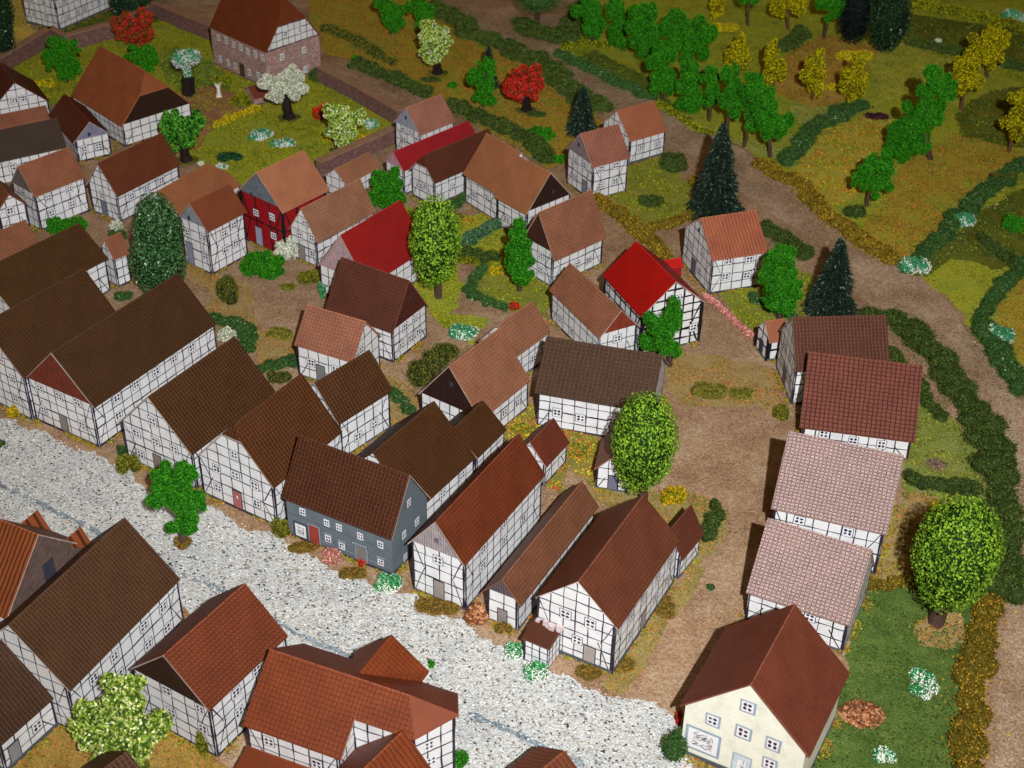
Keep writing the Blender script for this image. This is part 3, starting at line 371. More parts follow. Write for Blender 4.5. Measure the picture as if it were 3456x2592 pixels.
HEDGES=[('hedge','long dark green hedge following the left side of the sandy road','hedgedk',[[-10.11,169.7],[-5.86,161.29],[-1.08,156.41],[3.47,150.96],[5.13,146.57],[7.05,141.78],[10.07,140.15]],3.08,1.1,'hedge',0.5),
('hedge','dark hedge behind the brick wall and path at the top','hedgedk',[[-18.06,151.33],[-13.52,147.4],[-9.52,142.88]],1.84,0.94,'hedge',0.55),
('hedge','dark hedge running down behind the ochre farmhouse','hedgedk',[[-6.74,140.39],[-3.64,137.52],[-0.82,134.62],[1.63,131.48],[3.22,127.91]],2.46,1.02,'hedge',0.6),
('hedge','straight green hedge on the right side of the upper road','hedgegr',[[4.99,155.03],[7.36,151.79],[11.24,146.83],[14.63,143.29]],1.71,0.85,'hedge',0.54),
('hedge','dark hedge corner at the top fork of the road','hedgedk',[[0.31,164.07],[2.76,160.53],[5.18,159.92],[6.94,165.13],[8.08,171.37]],3.08,1.02,'hedge',0.51),
('hedge','golden brown hedge along the right side of the sandy road','gold',[[23.81,127.89],[27.28,123.59],[28.36,118.15],[30.77,113.6],[33.18,109.15]],1.89,0.94,'hedge',0.66),
('hedge','short green hedge rising from the golden hedge','hedgegr',[[26.41,128.3],[28.71,132.54],[30.51,136.2],[36.35,142.4]],2.11,1.02,'hedge',0.66),
('hedge','green hedge ending in white flowers on the right meadow','hedgegr',[[35.7,110.45],[38.55,113.87],[40.73,116.99],[44.1,121.65],[46.47,124.59],[50.27,129.21]],1.82,0.94,'hedge',0.75),
('hedge','dark green hedge curving along the road at the right edge','hedgegr',[[38.51,99.22],[38.28,94.8],[38.86,91.61],[39.6,89.16]],2.14,1.02,'hedge',0.8),
('hedge','dark green hedge above the white flowering hedge end','hedgegr',[[38.51,100.27],[41.32,104.76],[45.69,110.38]],1.33,0.94,'hedge',0.8),
('hedge','large dark hedge bordering the right-hand gardens along the road','hedgedk',[[30.02,100.36],[32.25,98.32],[33.83,94.01],[33.33,90.82],[34.41,88.71],[34.55,84.63],[34.39,80.79],[33.78,77.16],[33.05,73.49],[31.35,66.77]],2.54,1.19,'hedge',0.8),
('hedge','dark cross hedge behind the lawn tree','hedgedk',[[28.01,78.78],[30.24,77.92],[32.75,77.63]],1.26,0.85,'hedge',0.93),
('hedge','short golden hedge at the top of the lawn','gold',[[22.63,67.74],[24.33,67.95],[25.74,68.33],[27.31,68.03]],0.78,0.77,'hedge',0.95),
('hedge','long golden hedge along the right side of the lawn','gold',[[30.32,66.54],[28.65,62.86],[27.31,58.87],[26.26,55.35],[25.37,52.38]],1.8,0.94,'hedge',0.95),
('hedge','golden hedge along the path below the big dark fir','gold',[[7.99,120.14],[9.68,116.76],[11.03,113.76],[12.65,110.88],[13.61,108.48]],1.56,0.94,'hedge',0.7),
('hedge','golden hedge at the foot of the big dark fir','gold',[[11.05,114.19],[13.81,115.15],[16.7,117.28]],1.02,0.77,'hedge',0.73),
('hedge','low green hedge around the small central lawn','hedgegr',[[-2.57,107.14],[-3.94,103.12],[-1.76,101.13],[-0.41,100.59]],0.9,0.68,'hedge',0.76),
('hedge','dense brown-green hedge left of the dark plank gable','brownb',[[-7.42,90.21],[-5.97,92.28],[-4.46,94.01]],2.34,1.02,'hedge',0.86),
('hedge','short green hedge beside the dark roofed annex','hedgegr',[[-9.2,88.44],[-8.23,87.16],[-7.26,85.66]],0.99,0.59,'hedge',0.87),
('hedge','curved green hedge beside the longest dark roof','hedgegr',[[-24.2,98.27],[-22.66,97.62],[-21.16,95.75],[-20.84,93.76]],1.44,0.68,'hedge',0.81),
('hedge','green hedge behind the clipped gable house','hedgegr',[[-19.17,91.11],[-17.83,91.79],[-16.61,92.34]],1.21,0.59,'hedge',0.85),
('hedge','small green hedge against the ochre farmhouse wall','hedgegr',[[-6.39,116.89],[-5.48,118.46],[-4.72,120.05]],1.12,0.85,'hedge',0.72),
('hedge','greyish green hedge across the central garden','teal2',[[-4.76,111.11],[-2.97,113.01],[-1.34,115.05]],1.28,0.94,'hedge',0.74),
('hedge','dark low hedge right of the tall central tree','hedgedk',[[-4.92,109.87],[-3.06,109.04],[-1.44,108.61]],1.26,0.68,'hedge',0.75),
('hedge','dark green hedge right of the big corner house annex','hedgedk',[[14.18,75.49],[13.67,73.69],[13.0,71.94]],1.05,0.94,'hedge',0.95),
('hedge','dark green hedge behind the clipped evergreen at the top right','hedgedk',[[45.33,160.32],[48.28,158.62],[51.0,156.8],[53.8,155.16],[57.71,152.28]],1.66,0.94,'hedge',0.52),
('hedge','yellowish green hedge along the top right edge','olive3',[[48.17,172.97],[52.77,170.66],[56.68,168.21],[61.27,164.67]],1.85,1.02,'hedge',0.49),
('hedge','dark little hedge between the mustard trees','hedgedk',[[30.41,157.26],[32.22,160.43],[34.2,163.71]],2.11,1.02,'hedge',0.53),
('hedge','dark hedge behind the steep ribbed roof house','hedgedk',[[22.59,114.77],[24.01,112.94],[25.78,109.7]],2.05,1.02,'hedge',0.73),
('hedge','dark green hedge near the right edge of the meadow','hedgedk',[[42.02,113.57],[43.22,110.3],[44.99,107.96]],1.38,0.77,'hedge',0.73),
('flower_row','row of pink flowers beside the sandy yard','pinkfl',[[16.06,103.18],[17.15,101.38],[18.21,98.92],[19.29,97.02]],0.54,0.34,'flowers',0.78),
('flower_row','row of yellow flowers in the walled garden','yellowfl',[[-30.58,134.64],[-28.96,136.83],[-27.03,139.2]],0.84,0.59,'flowers',0.63),
('climbing_plant','bright green creeping plant on the ochre farmhouse corner','foam',[[-2.29,119.77],[-1.74,118.14],[-1.96,116.34]],0.94,1.27,'plant',0.7),
('hedge','dark evergreen scrub below the villa','hedgedk',[[-47.39,159.95],[-44.83,163.01],[-42.53,165.07]],1.85,0.85,'hedge',0.53),
('hedge','second dark shrub belt behind the rust-brown roofed house','hedgedk',[[30.1,95.21],[31.18,90.13],[31.81,85.98]],1.2,0.59,'hedge',0.83),
('hedge','loose brown-green scrub along the walled garden edge','brownb',[[-24.2,121.48],[-22.37,123.95],[-20.41,126.0]],1.27,0.51,'hedge',0.69),
('hedge','low olive scrub below the crimson roof','olive',[[-8.85,117.43],[-6.87,116.17],[-4.75,116.24]],1.02,0.42,'hedge',0.71),
('hedge','green scrub strip behind the small road shed','hedgegr',[[20.09,103.31],[21.18,101.29],[23.25,99.79]],1.2,0.42,'hedge',0.78),
('hedge','olive scrub strip between road and long straight hedge','olive3',[[14.94,142.11],[17.1,138.7],[19.61,134.89]],1.17,0.42,'hedge',0.59),
('hedge','yellowish scrub at the fork of the road','olive3',[[5.4,157.11],[8.11,158.63],[11.29,158.07]],1.53,0.51,'hedge',0.53),
('hedge','dark scrub on the brown meadow edge','brownb',[[-22.58,162.27],[-18.03,157.45],[-13.84,151.52]],1.8,0.51,'hedge',0.52)]
ZONES=[('gravel_street','gravel',2,[[-43.0,85.55],[-37.47,84.27],[-35.13,83.2],[-29.15,80.09],[-27.25,78.56],[-24.89,76.32],[-20.72,74.46],[-18.64,73.32],[-15.69,72.22],[-13.98,70.88],[-11.92,68.91],[-9.41,67.67],[-6.97,66.66],[-4.86,65.46],[-2.78,64.09],[-1.04,62.93],[0.11,61.79],[2.33,60.14],[4.5,59.08],[6.38,58.4],[7.69,57.71],[8.99,57.03],[10.23,56.02],[10.6,54.34],[10.3,51.11],[9.93,47.23],[-0.93,47.01],[-2.8,51.46],[-5.03,54.66],[-7.85,57.0],[-12.55,60.16],[-14.81,60.49],[-19.12,64.3],[-23.56,67.53],[-28.47,70.5],[-39.27,70.22]],0.5),
('sandy_road','dirt',3,[[-13.22,182.04],[-9.08,170.54],[-4.82,160.9],[-0.96,155.04],[3.2,150.3],[5.63,144.13],[10.29,137.63],[14.7,132.53],[16.86,130.5],[19.89,124.57],[22.79,119.49],[24.94,116.42],[26.8,112.2],[27.61,107.38],[28.91,103.6],[31.29,100.04],[32.63,96.62],[33.53,93.35],[34.43,89.62],[34.78,85.49],[34.62,81.06],[33.73,75.91],[32.6,71.16],[30.93,65.51],[28.73,58.91],[26.17,50.22],[32.7,50.36],[42.97,81.29],[38.79,88.54],[37.97,90.96],[37.34,95.43],[36.87,99.52],[36.2,103.1],[34.7,106.83],[33.1,108.75],[30.69,113.18],[28.5,117.44],[27.29,123.4],[24.71,127.22],[22.48,131.24],[19.67,135.44],[15.43,142.13],[10.77,147.43],[6.36,153.07],[5.09,155.04],[7.14,162.17],[8.08,171.37],[7.12,183.07],[5.32,182.98],[5.93,169.68],[4.4,161.32],[1.68,159.05],[-1.57,161.05],[-5.07,169.16],[-7.85,182.31]],0.35),
('garden_path','dirt',3,[[-47.91,176.84],[-44.61,169.62],[-36.64,163.09],[-36.36,167.66],[-31.84,171.04],[-22.23,152.48],[-17.64,148.11],[-12.13,142.18],[-9.05,139.94],[-10.36,137.59],[-12.22,136.72],[-16.66,143.19],[-21.25,148.6],[-22.07,151.16],[-33.22,172.58],[-38.08,177.33]],0.3),
('meadow','ochre',2,[[-28.65,181.26],[-13.82,182.01],[-10.17,169.7],[-5.31,159.44],[-0.96,154.77],[3.19,149.01],[5.36,142.91],[9.32,137.59],[10.13,134.51],[8.08,130.16],[5.26,127.99],[3.42,126.41],[-0.69,131.92],[-5.59,138.35],[-9.19,142.3],[-12.94,146.42],[-17.96,151.34],[-22.03,155.19]],0.5),
('meadow','olive',2,[[9.05,186.76],[79.18,190.38],[44.85,86.94],[39.77,89.78],[37.69,96.78],[37.24,100.23],[36.49,103.48],[34.98,107.23],[33.39,109.16],[30.98,113.61],[28.79,117.89],[27.56,123.69],[25.01,127.74],[22.78,131.78],[19.96,136.0],[15.72,142.74],[11.06,148.08],[6.64,153.75],[5.47,155.32],[7.46,162.19]],0.5),
('meadow','lightolive',3,[[30.38,134.22],[35.71,140.04],[42.41,146.29],[47.6,142.87],[51.16,153.04],[44.5,160.99],[39.32,156.56],[39.87,148.68],[36.95,138.94],[39.64,140.2],[37.11,130.25],[31.01,126.96],[26.03,123.83],[28.68,129.4]],0.6),
('meadow','flowerfar',4,[[30.56,135.32],[36.2,140.06],[39.39,139.04],[36.18,130.21],[33.18,124.1],[31.15,120.25],[29.6,118.82],[28.18,123.43],[27.37,126.82]],0.5),
('meadow','ochre',3,[[34.21,120.36],[38.85,129.8],[44.92,135.89],[51.01,131.83],[52.95,130.86],[42.98,120.68],[35.61,110.04],[33.47,109.56],[31.28,114.05],[32.8,117.59]],0.5),
('meadow','darkolive',3,[[46.03,140.46],[50.55,146.63],[60.91,150.86],[55.47,133.06],[50.74,132.88],[45.75,135.38]],0.5),
('meadow','darkolive',3,[[47.55,170.1],[64.73,163.36],[61.72,153.5],[54.33,155.18],[45.59,161.04]],0.4),
('meadow','darkgreen',3,[[6.36,153.07],[9.1,156.59],[14.41,148.86],[17.64,139.3],[14.53,143.29],[10.77,147.43]],0.5),
('meadow','palegreen',3,[[17.34,135.9],[27.22,131.96],[29.91,134.2],[28.71,142.09],[34.66,142.33],[26.68,128.31],[22.99,131.58],[20.2,136.01],[18.48,137.96]],0.5),
('meadow','brown',3,[[30.25,156.15],[36.13,162.78],[42.02,159.46],[35.16,142.36],[30.69,142.17],[28.24,145.69]],0.6),
('meadow','darkolive',3,[[33.26,107.57],[36.22,110.06],[42.29,117.93],[49.8,124.72],[50.13,115.57],[48.58,110.48],[41.96,108.65],[38.69,110.14],[35.5,106.86]],0.5),
('meadow','ochre',4,[[39.74,103.21],[46.93,110.43],[45.31,99.78],[41.4,91.68],[39.4,93.53]],0.4),
('garden_lawn','olive',2,[[-59.43,146.94],[-55.82,148.38],[-53.14,155.72],[-50.69,153.64],[-46.39,157.99],[-43.25,164.58],[-35.19,158.08],[-21.61,147.31],[-17.15,143.17],[-12.46,136.71],[-12.04,131.26],[-18.77,123.6],[-26.02,121.89],[-30.86,126.6],[-33.51,128.54],[-38.06,132.59],[-45.22,142.59],[-50.71,137.65],[-56.76,138.55]],0.4),
('garden_lawn','green',3,[[-39.0,155.81],[-32.82,150.69],[-30.52,143.21],[-33.7,144.3],[-35.2,141.81],[-37.4,145.38],[-39.96,150.37]],0.5),
('forecourt','reddirt',4,[[-36.44,141.16],[-35.55,143.61],[-33.56,144.92],[-30.03,143.23],[-27.03,139.78],[-27.81,138.59],[-30.56,135.08],[-31.37,131.78],[-31.47,128.62],[-33.21,131.71],[-35.0,137.15]],0.4),
('meadow','ochre2',2,[[-70.84,179.12],[-62.7,179.53],[-57.3,160.66],[-54.57,158.62],[-56.2,149.66],[-60.43,146.9]],0.4),
('garden_lawn','darkolive',2,[[-56.23,160.71],[-49.45,173.42],[-41.81,175.46],[-43.79,165.77],[-46.89,158.97],[-50.83,154.59],[-53.47,156.55]],0.4),
('garden_lawn','green2',2,[[10.84,130.27],[14.23,132.51],[16.72,123.97],[16.59,117.9],[13.84,115.59],[11.25,114.63],[8.52,119.42],[9.58,123.22]],0.4),
('garden_lawn','green2',2,[[-3.87,103.27],[-2.41,107.31],[2.0,108.89],[3.13,102.75],[2.7,98.43],[0.05,100.61],[-1.88,101.49]],0.4),
('garden_lawn','green2',2,[[17.88,106.27],[21.9,109.57],[25.6,107.31],[25.55,99.86],[21.67,99.38],[19.17,97.56],[17.15,103.21]],0.4),
('garden_lawn','olive',2,[[-10.87,118.72],[-6.44,116.18],[-2.23,117.22],[2.8,108.92],[-2.01,107.16],[-5.27,108.64],[-4.29,104.0],[-4.88,99.59],[-1.83,98.98],[-3.59,95.16],[-5.95,98.15],[-7.91,102.39],[-9.3,108.5]],0.5),
('garden_lawn','lightochre',2,[[12.57,94.67],[16.54,94.13],[20.67,92.32],[20.15,86.22],[18.58,87.35],[13.0,87.19],[11.85,90.17]],0.5),
('garden_lawn','lightochre',2,[[-28.85,105.48],[-24.65,101.84],[-25.14,98.24],[-20.85,94.95],[-19.17,91.11],[-16.84,92.46],[-17.28,95.74],[-20.43,97.0],[-22.2,103.41],[-27.04,106.32]],0.5),
('garden_lawn','flowery',2,[[-0.52,86.2],[3.29,87.49],[6.63,84.12],[6.02,77.16],[4.16,79.69],[3.12,76.08],[1.54,80.14],[-0.8,82.79]],0.5),
('garden_lawn','lightochre',2,[[-9.54,91.4],[-6.81,87.79],[-7.35,85.43],[-8.46,82.02],[-9.4,85.37]],0.3),
('garden_lawn','olive2',2,[[4.09,76.61],[6.34,77.17],[11.16,77.3],[14.59,76.39],[14.84,73.01],[12.01,69.3],[11.23,70.62],[9.35,74.29]],0.5),
('garden_lawn','palegreen2',2,[[29.59,87.67],[32.57,87.76],[33.51,83.2],[33.14,77.9],[30.98,68.46],[28.56,68.32],[23.16,68.05],[24.49,73.26],[27.3,77.74]],0.5),
('garden_lawn','lightochre',3,[[25.18,75.2],[27.57,77.49],[30.62,76.82],[28.34,68.62],[23.19,68.18]],0.5),
('lawn','lawn',3,[[21.48,66.95],[23.7,67.77],[28.5,68.06],[29.94,66.74],[28.11,60.74],[25.52,52.07],[15.26,50.6],[16.77,53.81],[18.26,56.54],[20.67,60.94]],0.25),
('bare_soil','lightochre',4,[[24.78,64.55],[26.46,65.61],[28.35,65.04],[28.38,63.44],[26.88,62.54],[25.1,62.77]],0.5),
('courtyard','ochresand',3,[[-27.6,56.91],[-26.25,59.84],[-24.43,61.4],[-18.85,58.54],[-14.61,55.81],[-15.98,53.1],[-13.1,49.4],[-28.08,49.08]],0.4),
('garden_lawn','olive2',2,[[6.38,58.4],[5.61,59.47],[6.77,60.62],[9.3,64.99],[12.05,69.74],[12.91,69.32],[10.13,64.6],[7.83,59.89]],0.3)]
WALLS=[('old brick wall around the upper left garden,with the villa behind it',[[-57.69,141.46],[-55.99,148.12],[-53.25,156.14]],1.8,0.75),
('kinked brick wall running behind the red flowering tree',[[-53.24,156.28],[-50.86,153.9],[-46.45,158.28],[-43.25,164.58],[-39.12,161.21],[-35.01,157.66]],1.8,0.75),
('brick wall between the garden and the path,right of the stone manor',[[-21.42,146.56],[-17.13,141.97],[-11.85,135.61]],1.7,0.75),
('brick wall closing the garden behind the low tan hut',[[-12.21,131.68],[-15.63,127.7],[-18.8,123.89]],1.6,0.75)]
MISC={'statue': [-31.66,142.08],'planter': [-34.95,142.54],'hut': [[-27.56,140.7],[-24.64,140.82]],'wood1': [-1.93,64.51],'wood2': [20.55,57.12],'gutter': [[-36.69,77.42],[-32.89,75.36],[-27.47,72.0],[-23.01,69.07],[-18.09,66.6],[-12.91,62.85],[-8.15,60.27],[-2.51,56.95],[1.5,54.7],[5.33,52.65],[8.99,50.47]],'porch': [[0.95,60.29],[2.39,60.25],[3.24,61.6]],'redshed': [13.95,106.76],'lean61': [-13.67,53.15],'frag': [-2.9,96.87],'rust_strip': 0,'woodp3': [11.45,128.74],'_d': 0}
CAM={'right': [0.999852, 0.009869, 0.014075], 'up': [-0.01719, 0.574023, 0.818659], 'back': [-0.0, -0.81878, 0.574108]}

sc = bpy.context.scene
COL = sc.collection
# ------------------------------------------------------------------ camera
cam = bpy.data.objects.new('camera', bpy.data.cameras.new('camera'))
COL.objects.link(cam)
Rt, Up, Bk = CAM['right'], CAM['up'], CAM['back']
cam.matrix_world = Matrix(((Rt[0], Up[0], Bk[0], 0), (Rt[1], Up[1], Bk[1], 0), (Rt[2], Up[2], Bk[2], 63.0), (0, 0, 0, 1)))
cam.data.sensor_width = 36
cam.data.lens = 36 * 3100 / 2212
cam.data.clip_start = 1
cam.data.clip_end = 1500
cam.data.dof.use_dof = True
cam.data.dof.focus_distance = 96
cam.data.dof.aperture_fstop = 0.26
sc.camera = cam
# ------------------------------------------------------------------ world (dim warm room light)
wd = bpy.data.worlds.new('World')
sc.world = wd
wd.use_nodes = True
bg = wd.node_tree.nodes['Background']
bg.inputs[0].default_value = (1.0, 0.62, 0.30, 1)
bg.inputs[1].default_value = 0.125
# ------------------------------------------------------------------ camera flash, held a little right of and above the lens
fl = bpy.data.lights.new('flash', 'SPOT')
fl.energy = 810000
fl.color = (0.97, 0.985, 1.0)
fl.shadow_soft_size = 0.9
fl.spot_size = math.radians(80)
fl.spot_blend = 1.0
flo = bpy.data.objects.new('flash', fl)
COL.objects.link(flo)
flo.location = (9.5, -14, 80)
flo.rotation_euler = (Vector((0, 136, 0)) - Vector(flo.location)).to_track_quat('-Z', 'Y').to_euler()
sc.view_settings.view_transform = 'Standard'
sc.view_settings.look = 'None'
sc.view_settings.exposure = 0
sc.view_settings.gamma = 1
sc.view_settings.use_curve_mapping = False
sc.cycles.max_bounces = 4
sc.cycles.diffuse_bounces = 2
sc.cycles.glossy_bounces = 2
rng = np.random.default_rng(7)
random.seed(7)
# ------------------------------------------------------------------ materials
class NT:
    def __init__(s, name):
        s.m = bpy.data.materials.new(name); s.m.use_nodes = True
        s.t = s.m.node_tree; s.b = s.t.nodes['Principled BSDF']
        s.b.inputs['Roughness'].default_value = 0.8
        s.b.inputs['Specular IOR Level'].default_value = 0.25
    def n(s, typ, **k):
        nd = s.t.nodes.new(typ)
        for a, v in k.items():
            if a.startswith('i_'):
                key = a[2:]; key = int(key) if key.isdigit() else key.replace('_', ' ')
                nd.inputs[key].default_value = v
            else: setattr(nd, a, v)
        return nd
    def l(s, a, b): s.t.links.new(a, b)
    def tc(s, out='Object'): return s.n('ShaderNodeTexCoord').outputs[out]
    def noise(s, vec, scale, detail=3, rough=.6):
        nd = s.n('ShaderNodeTexNoise', i_Scale=scale, i_Detail=detail, i_Roughness=rough); s.l(vec, nd.inputs['Vector']); return nd.outputs[0]
    def vor(s, vec, scale, out='Color', rnd=1.0):
        nd = s.n('ShaderNodeTexVoronoi', i_Scale=scale, i_Randomness=rnd); s.l(vec, nd.inputs['Vector']); return nd.outputs[out]
    def math(s, op, a, b=None, c=None):
        nd = s.n('ShaderNodeMath', operation=op)
        for i, v in enumerate((a, b, c)):
            if v is None: continue
            if isinstance(v, (int, float)): nd.inputs[i].default_value = v
            else: s.l(v, nd.inputs[i])
        return nd.outputs[0]
    def ramp(s, fac, stops, interp='LINEAR'):
        nd = s.n('ShaderNodeValToRGB'); r = nd.color_ramp; r.interpolation = interp
        while len(r.elements) < len(stops): r.elements.new(0.5)
        for e, (p, c) in zip(r.elements, stops): e.position = p; e.color = (*c[:3], 1)
        s.l(fac, nd.inputs[0]); return nd.outputs[0]
    def mix(s, fac, a, b, typ='MIX'):
        nd = s.n('ShaderNodeMix', data_type='RGBA', blend_type=typ)
        for i, v in ((0, fac), (6, a), (7, b)):
            if isinstance(v, (int, float)): nd.inputs[i].default_value = v
            elif isinstance(v, (tuple, list)): nd.inputs[i].default_value = (*v[:3], 1)
            else: s.l(v, nd.inputs[i])
        return nd.outputs[2]
    def bump(s, h, strength=.5, dist=.05):
        nd = s.n('ShaderNodeBump', i_Strength=strength, i_Distance=dist); s.l(h, nd.inputs['Height']); s.l(nd.outputs[0], s.b.inputs['Normal'])
    def col(s, c):
        if isinstance(c, (tuple, list)): s.b.inputs['Base Color'].default_value = (*c[:3], 1)
        else: s.l(c, s.b.inputs['Base Color'])
def sr(*c):
    return tuple(((v / 255) / 12.92 if v / 255 <= .04045 else ((v / 255 + .055) / 1.055) ** 2.4) for v in c)
def sc3(c, k): return tuple(min(.95, v * k) for v in c)
MC = {}
def cached(f):
    def g(*a):
        key = (f.__name__,) + a
        if key not in MC: MC[key] = f(*a)
        return MC[key]
    return g
@cached
def m_plain(name, c, rough=.8, var=.25):
    t = NT(name); v = t.tc()
    n1 = t.noise(v, 1.2, 4); n2 = t.noise(v, 14, 2)
    f = t.math('ADD', t.math('MULTIPLY', n1, .6), t.math('MULTIPLY', n2, .4))
    t.col(t.ramp(f, [(.3, sc3(c, 1 - var)), (.7, sc3(c, 1 + var))]))
    t.b.inputs['Roughness'].default_value = rough
    t.bump(n2, .25, .03)
    return t.m
@cached
def m_wall(name, c):
    t = NT(name); v = t.tc()
    n1 = t.noise(v, .9, 5, .65); n2 = t.noise(v, 22, 2)
    colr = t.ramp(n1, [(.3, sc3(c, .84)), (.5, c), (.75, sc3(c, 1.06))])
    # brush dirt low on the wall
    dirt = t.ramp(t.noise(v, 3.5, 4), [(.58, (0, 0, 0)), (.8, (1, 1, 1))])
    t.col(t.mix(t.math('MULTIPLY', dirt, .5), colr, (c[0] * .62, c[1] * .58, c[2] * .52)))
    t.b.inputs['Roughness'].default_value = .65
    t.bump(t.math('ADD', n2, n1), .3, .03)
    return t.m
@cached
def m_boards(name, c):
    t = NT(name); uv = t.tc('UV'); s = t.n('ShaderNodeSeparateXYZ'); t.l(uv, s.inputs[0])
    wob = t.math('MULTIPLY', t.noise(uv, 1.6, 2), .12)
    ln = t.math('PINGPONG', t.math('ADD', s.outputs[0], wob), .085)
    lm = t.math('LESS_THAN', ln, .018)
    n1 = t.noise(t.tc(), 2.5, 4)
    base = t.ramp(n1, [(.3, sc3(c, .75)), (.7, sc3(c, 1.25))])
    t.col(t.mix(t.math('MULTIPLY', lm, .8), base, sc3(c, .25)))
    t.bump(ln, .5, .06)
    return t.m
@cached
def m_stone(name, c):
    t = NT(name); uv = t.tc('UV')
    mp = t.n('ShaderNodeMapping'); mp.inputs['Scale'].default_value = (2.2, 3.6, 1); t.l(uv, mp.inputs[0])
    vo = t.n('ShaderNodeTexVoronoi', i_Scale=1.5); vo.feature = 'DISTANCE_TO_EDGE'; 
    wob = t.n('ShaderNodeTexNoise', i_Scale=2.5); t.l(mp.outputs[0], wob.inputs['Vector'])
    ad = t.n('ShaderNodeVectorMath', operation='ADD'); t.l(mp.outputs[0], ad.inputs[0]); t.l(wob.outputs[1], ad.inputs[1])
    t.l(ad.outputs[0], vo.inputs['Vector'])
    e = t.math('LESS_THAN', vo.outputs[0], .07)
    cc = t.vor(ad.outputs[0], 1.5)
    sp = t.n('ShaderNodeSeparateColor'); t.l(cc, sp.inputs[0])
    base = t.ramp(sp.outputs[0], [(0, sc3(c, .75)), (1, sc3(c, 1.3))])
    t.col(t.mix(t.math('MULTIPLY', e, .75), base, (c[0] * .35, c[1] * .25, c[2] * .22)))
    t.bump(vo.outputs[0], .5, .1)
    return t.m
@cached
def m_roof(name, c, pat, lt):
    t = NT(name); uv = t.tc('UV'); s = t.n('ShaderNodeSeparateXYZ'); t.l(uv, s.inputs[0])
    U, V = s.outputs[0], s.outputs[1]
    w = t.noise(uv, .8, 2); w2 = t.noise(uv, 3.0, 2)
    obj = t.tc()
    big = t.noise(uv, .55, 4, .6); fine = t.noise(uv, 28, 2, .7); mid = t.noise(uv, 5, 4, .7)
    f = t.math('ADD', t.math('MULTIPLY', big, .5), t.math('ADD', t.math('MULTIPLY', fine, .25), t.math('MULTIPLY', mid, .25)))
    v = .17 if pat == 'smooth' else .24
    base = t.ramp(f, [(.32, sc3(c, 1 - v * 1.6)), (.5, c), (.68, sc3(c, 1 + v * 1.4))])
    # pale specks of dust
    sp = t.vor(uv, 16, 'Distance'); spk = t.math('LESS_THAN', sp, .085)
    keep = t.math('GREATER_THAN', t.noise(uv, 6.5, 1), .56)
    base = t.mix(t.math('MULTIPLY', t.math('MULTIPLY', spk, keep), .5), base, (min(.9, c[0] * 2 + .05), min(.9, c[1] * 2 + .04), min(.9, c[2] * 2 + .02)))
    P = dict(smooth=None, fine=(.24, .035, .22, .025, .6), grid=(.27, .035, .27, .032, .8), lines=(.2, .04, .3, .03, .5), ribs=(.3, .05, 9, .0, .85),
             relief=(.33, .045, .3, .045, .9), gloss=(.27, .035, .22, .02, .55), dots=(.25, .04, .25, .05, .9), stripes=(.3, .1, 9, .0, .9))[pat]
    wear = t.math('GREATER_THAN', t.noise(uv, .7, 3), .36)
    dashes = t.math('GREATER_THAN', t.noise(uv, 7, 2), .46)
    if P:
        du, lu, dv, lv, st = P
        uu = t.math('ADD', U, t.math('MULTIPLY', w, .22)); vv = t.math('ADD', V, t.math('MULTIPLY', w, .16))
        pu = t.math('PINGPONG', uu, du / 2); pv = t.math('PINGPONG', vv, dv / 2)
        mu = t.math('LESS_THAN', pu, lu / 2 if pat != 'dots' else .022); mv = t.math('LESS_THAN', pv, lv / 2)
        if pat == 'dots':
            a = t.math('PINGPONG', t.math('ADD', uu, du / 2), du / 2)
            mv = t.math('MULTIPLY', t.math('LESS_THAN', pv, .05), t.math('LESS_THAN', a, .045))
        else: mv = t.math('MULTIPLY', mv, dashes)
        if lv == 0: mk = mu
        else: mk = t.math('MAXIMUM', mu, t.math('MULTIPLY', mv, .85))
        if pat not in ('stripes', 'relief', 'gloss'): mk = t.math('MULTIPLY', mk, t.math('ADD', t.math('MULTIPLY', wear, .5), .5))
        if lt == 'l': lc = (min(1, c[0] * 3 + .03), min(1, c[1] * 2.6 + .018), min(1, c[2] * 2 + .008)); st *= .95
        else: lc = sc3(c, .22)
        t.col(t.mix(t.math('MULTIPLY', mk, st), base, lc))
        hgt = t.math('MULTIPLY', t.math('MINIMUM', t.math('MULTIPLY', pu, 22), 1), t.math('MINIMUM', t.math('MULTIPLY', pv, 22), 1)) if lv else t.math('MINIMUM', t.math('MULTIPLY', pu, 8), 1)
        hgt = t.math('ADD', hgt, t.math('MULTIPLY', t.math('ADD', w2, fine), .5 if pat != 'gloss' else 1.0))
        t.bump(hgt, {'gloss': .9, 'relief': .8, 'smooth': .2}.get(pat, .4), .035)
    else:
        t.col(base)
        t.bump(t.math('ADD', fine, mid), .12, .03)
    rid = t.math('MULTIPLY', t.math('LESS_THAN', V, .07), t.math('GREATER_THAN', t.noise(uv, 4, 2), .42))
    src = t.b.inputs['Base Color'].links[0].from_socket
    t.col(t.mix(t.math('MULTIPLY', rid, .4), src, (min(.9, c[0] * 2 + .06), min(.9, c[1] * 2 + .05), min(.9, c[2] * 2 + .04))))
    t.b.inputs['Roughness'].default_value = {'gloss': .4, 'relief': .5, 'smooth': .6}.get(pat, .55)
    if pat == 'gloss':
        t.b.inputs['IOR'].default_value = 2.7
    t.b.inputs['Specular IOR Level'].default_value = {'gloss': .5, 'relief': .3}.get(pat, .1 if lt == 'l' else .25)
    return t.m
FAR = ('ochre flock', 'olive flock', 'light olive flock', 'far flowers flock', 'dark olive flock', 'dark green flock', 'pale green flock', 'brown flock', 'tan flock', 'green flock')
GB = dict(dirt=(1.25, 1.5, 1.65), ground=(1.3, 1.55, 1.7), grey=(1.3, 1.3, 1.3))
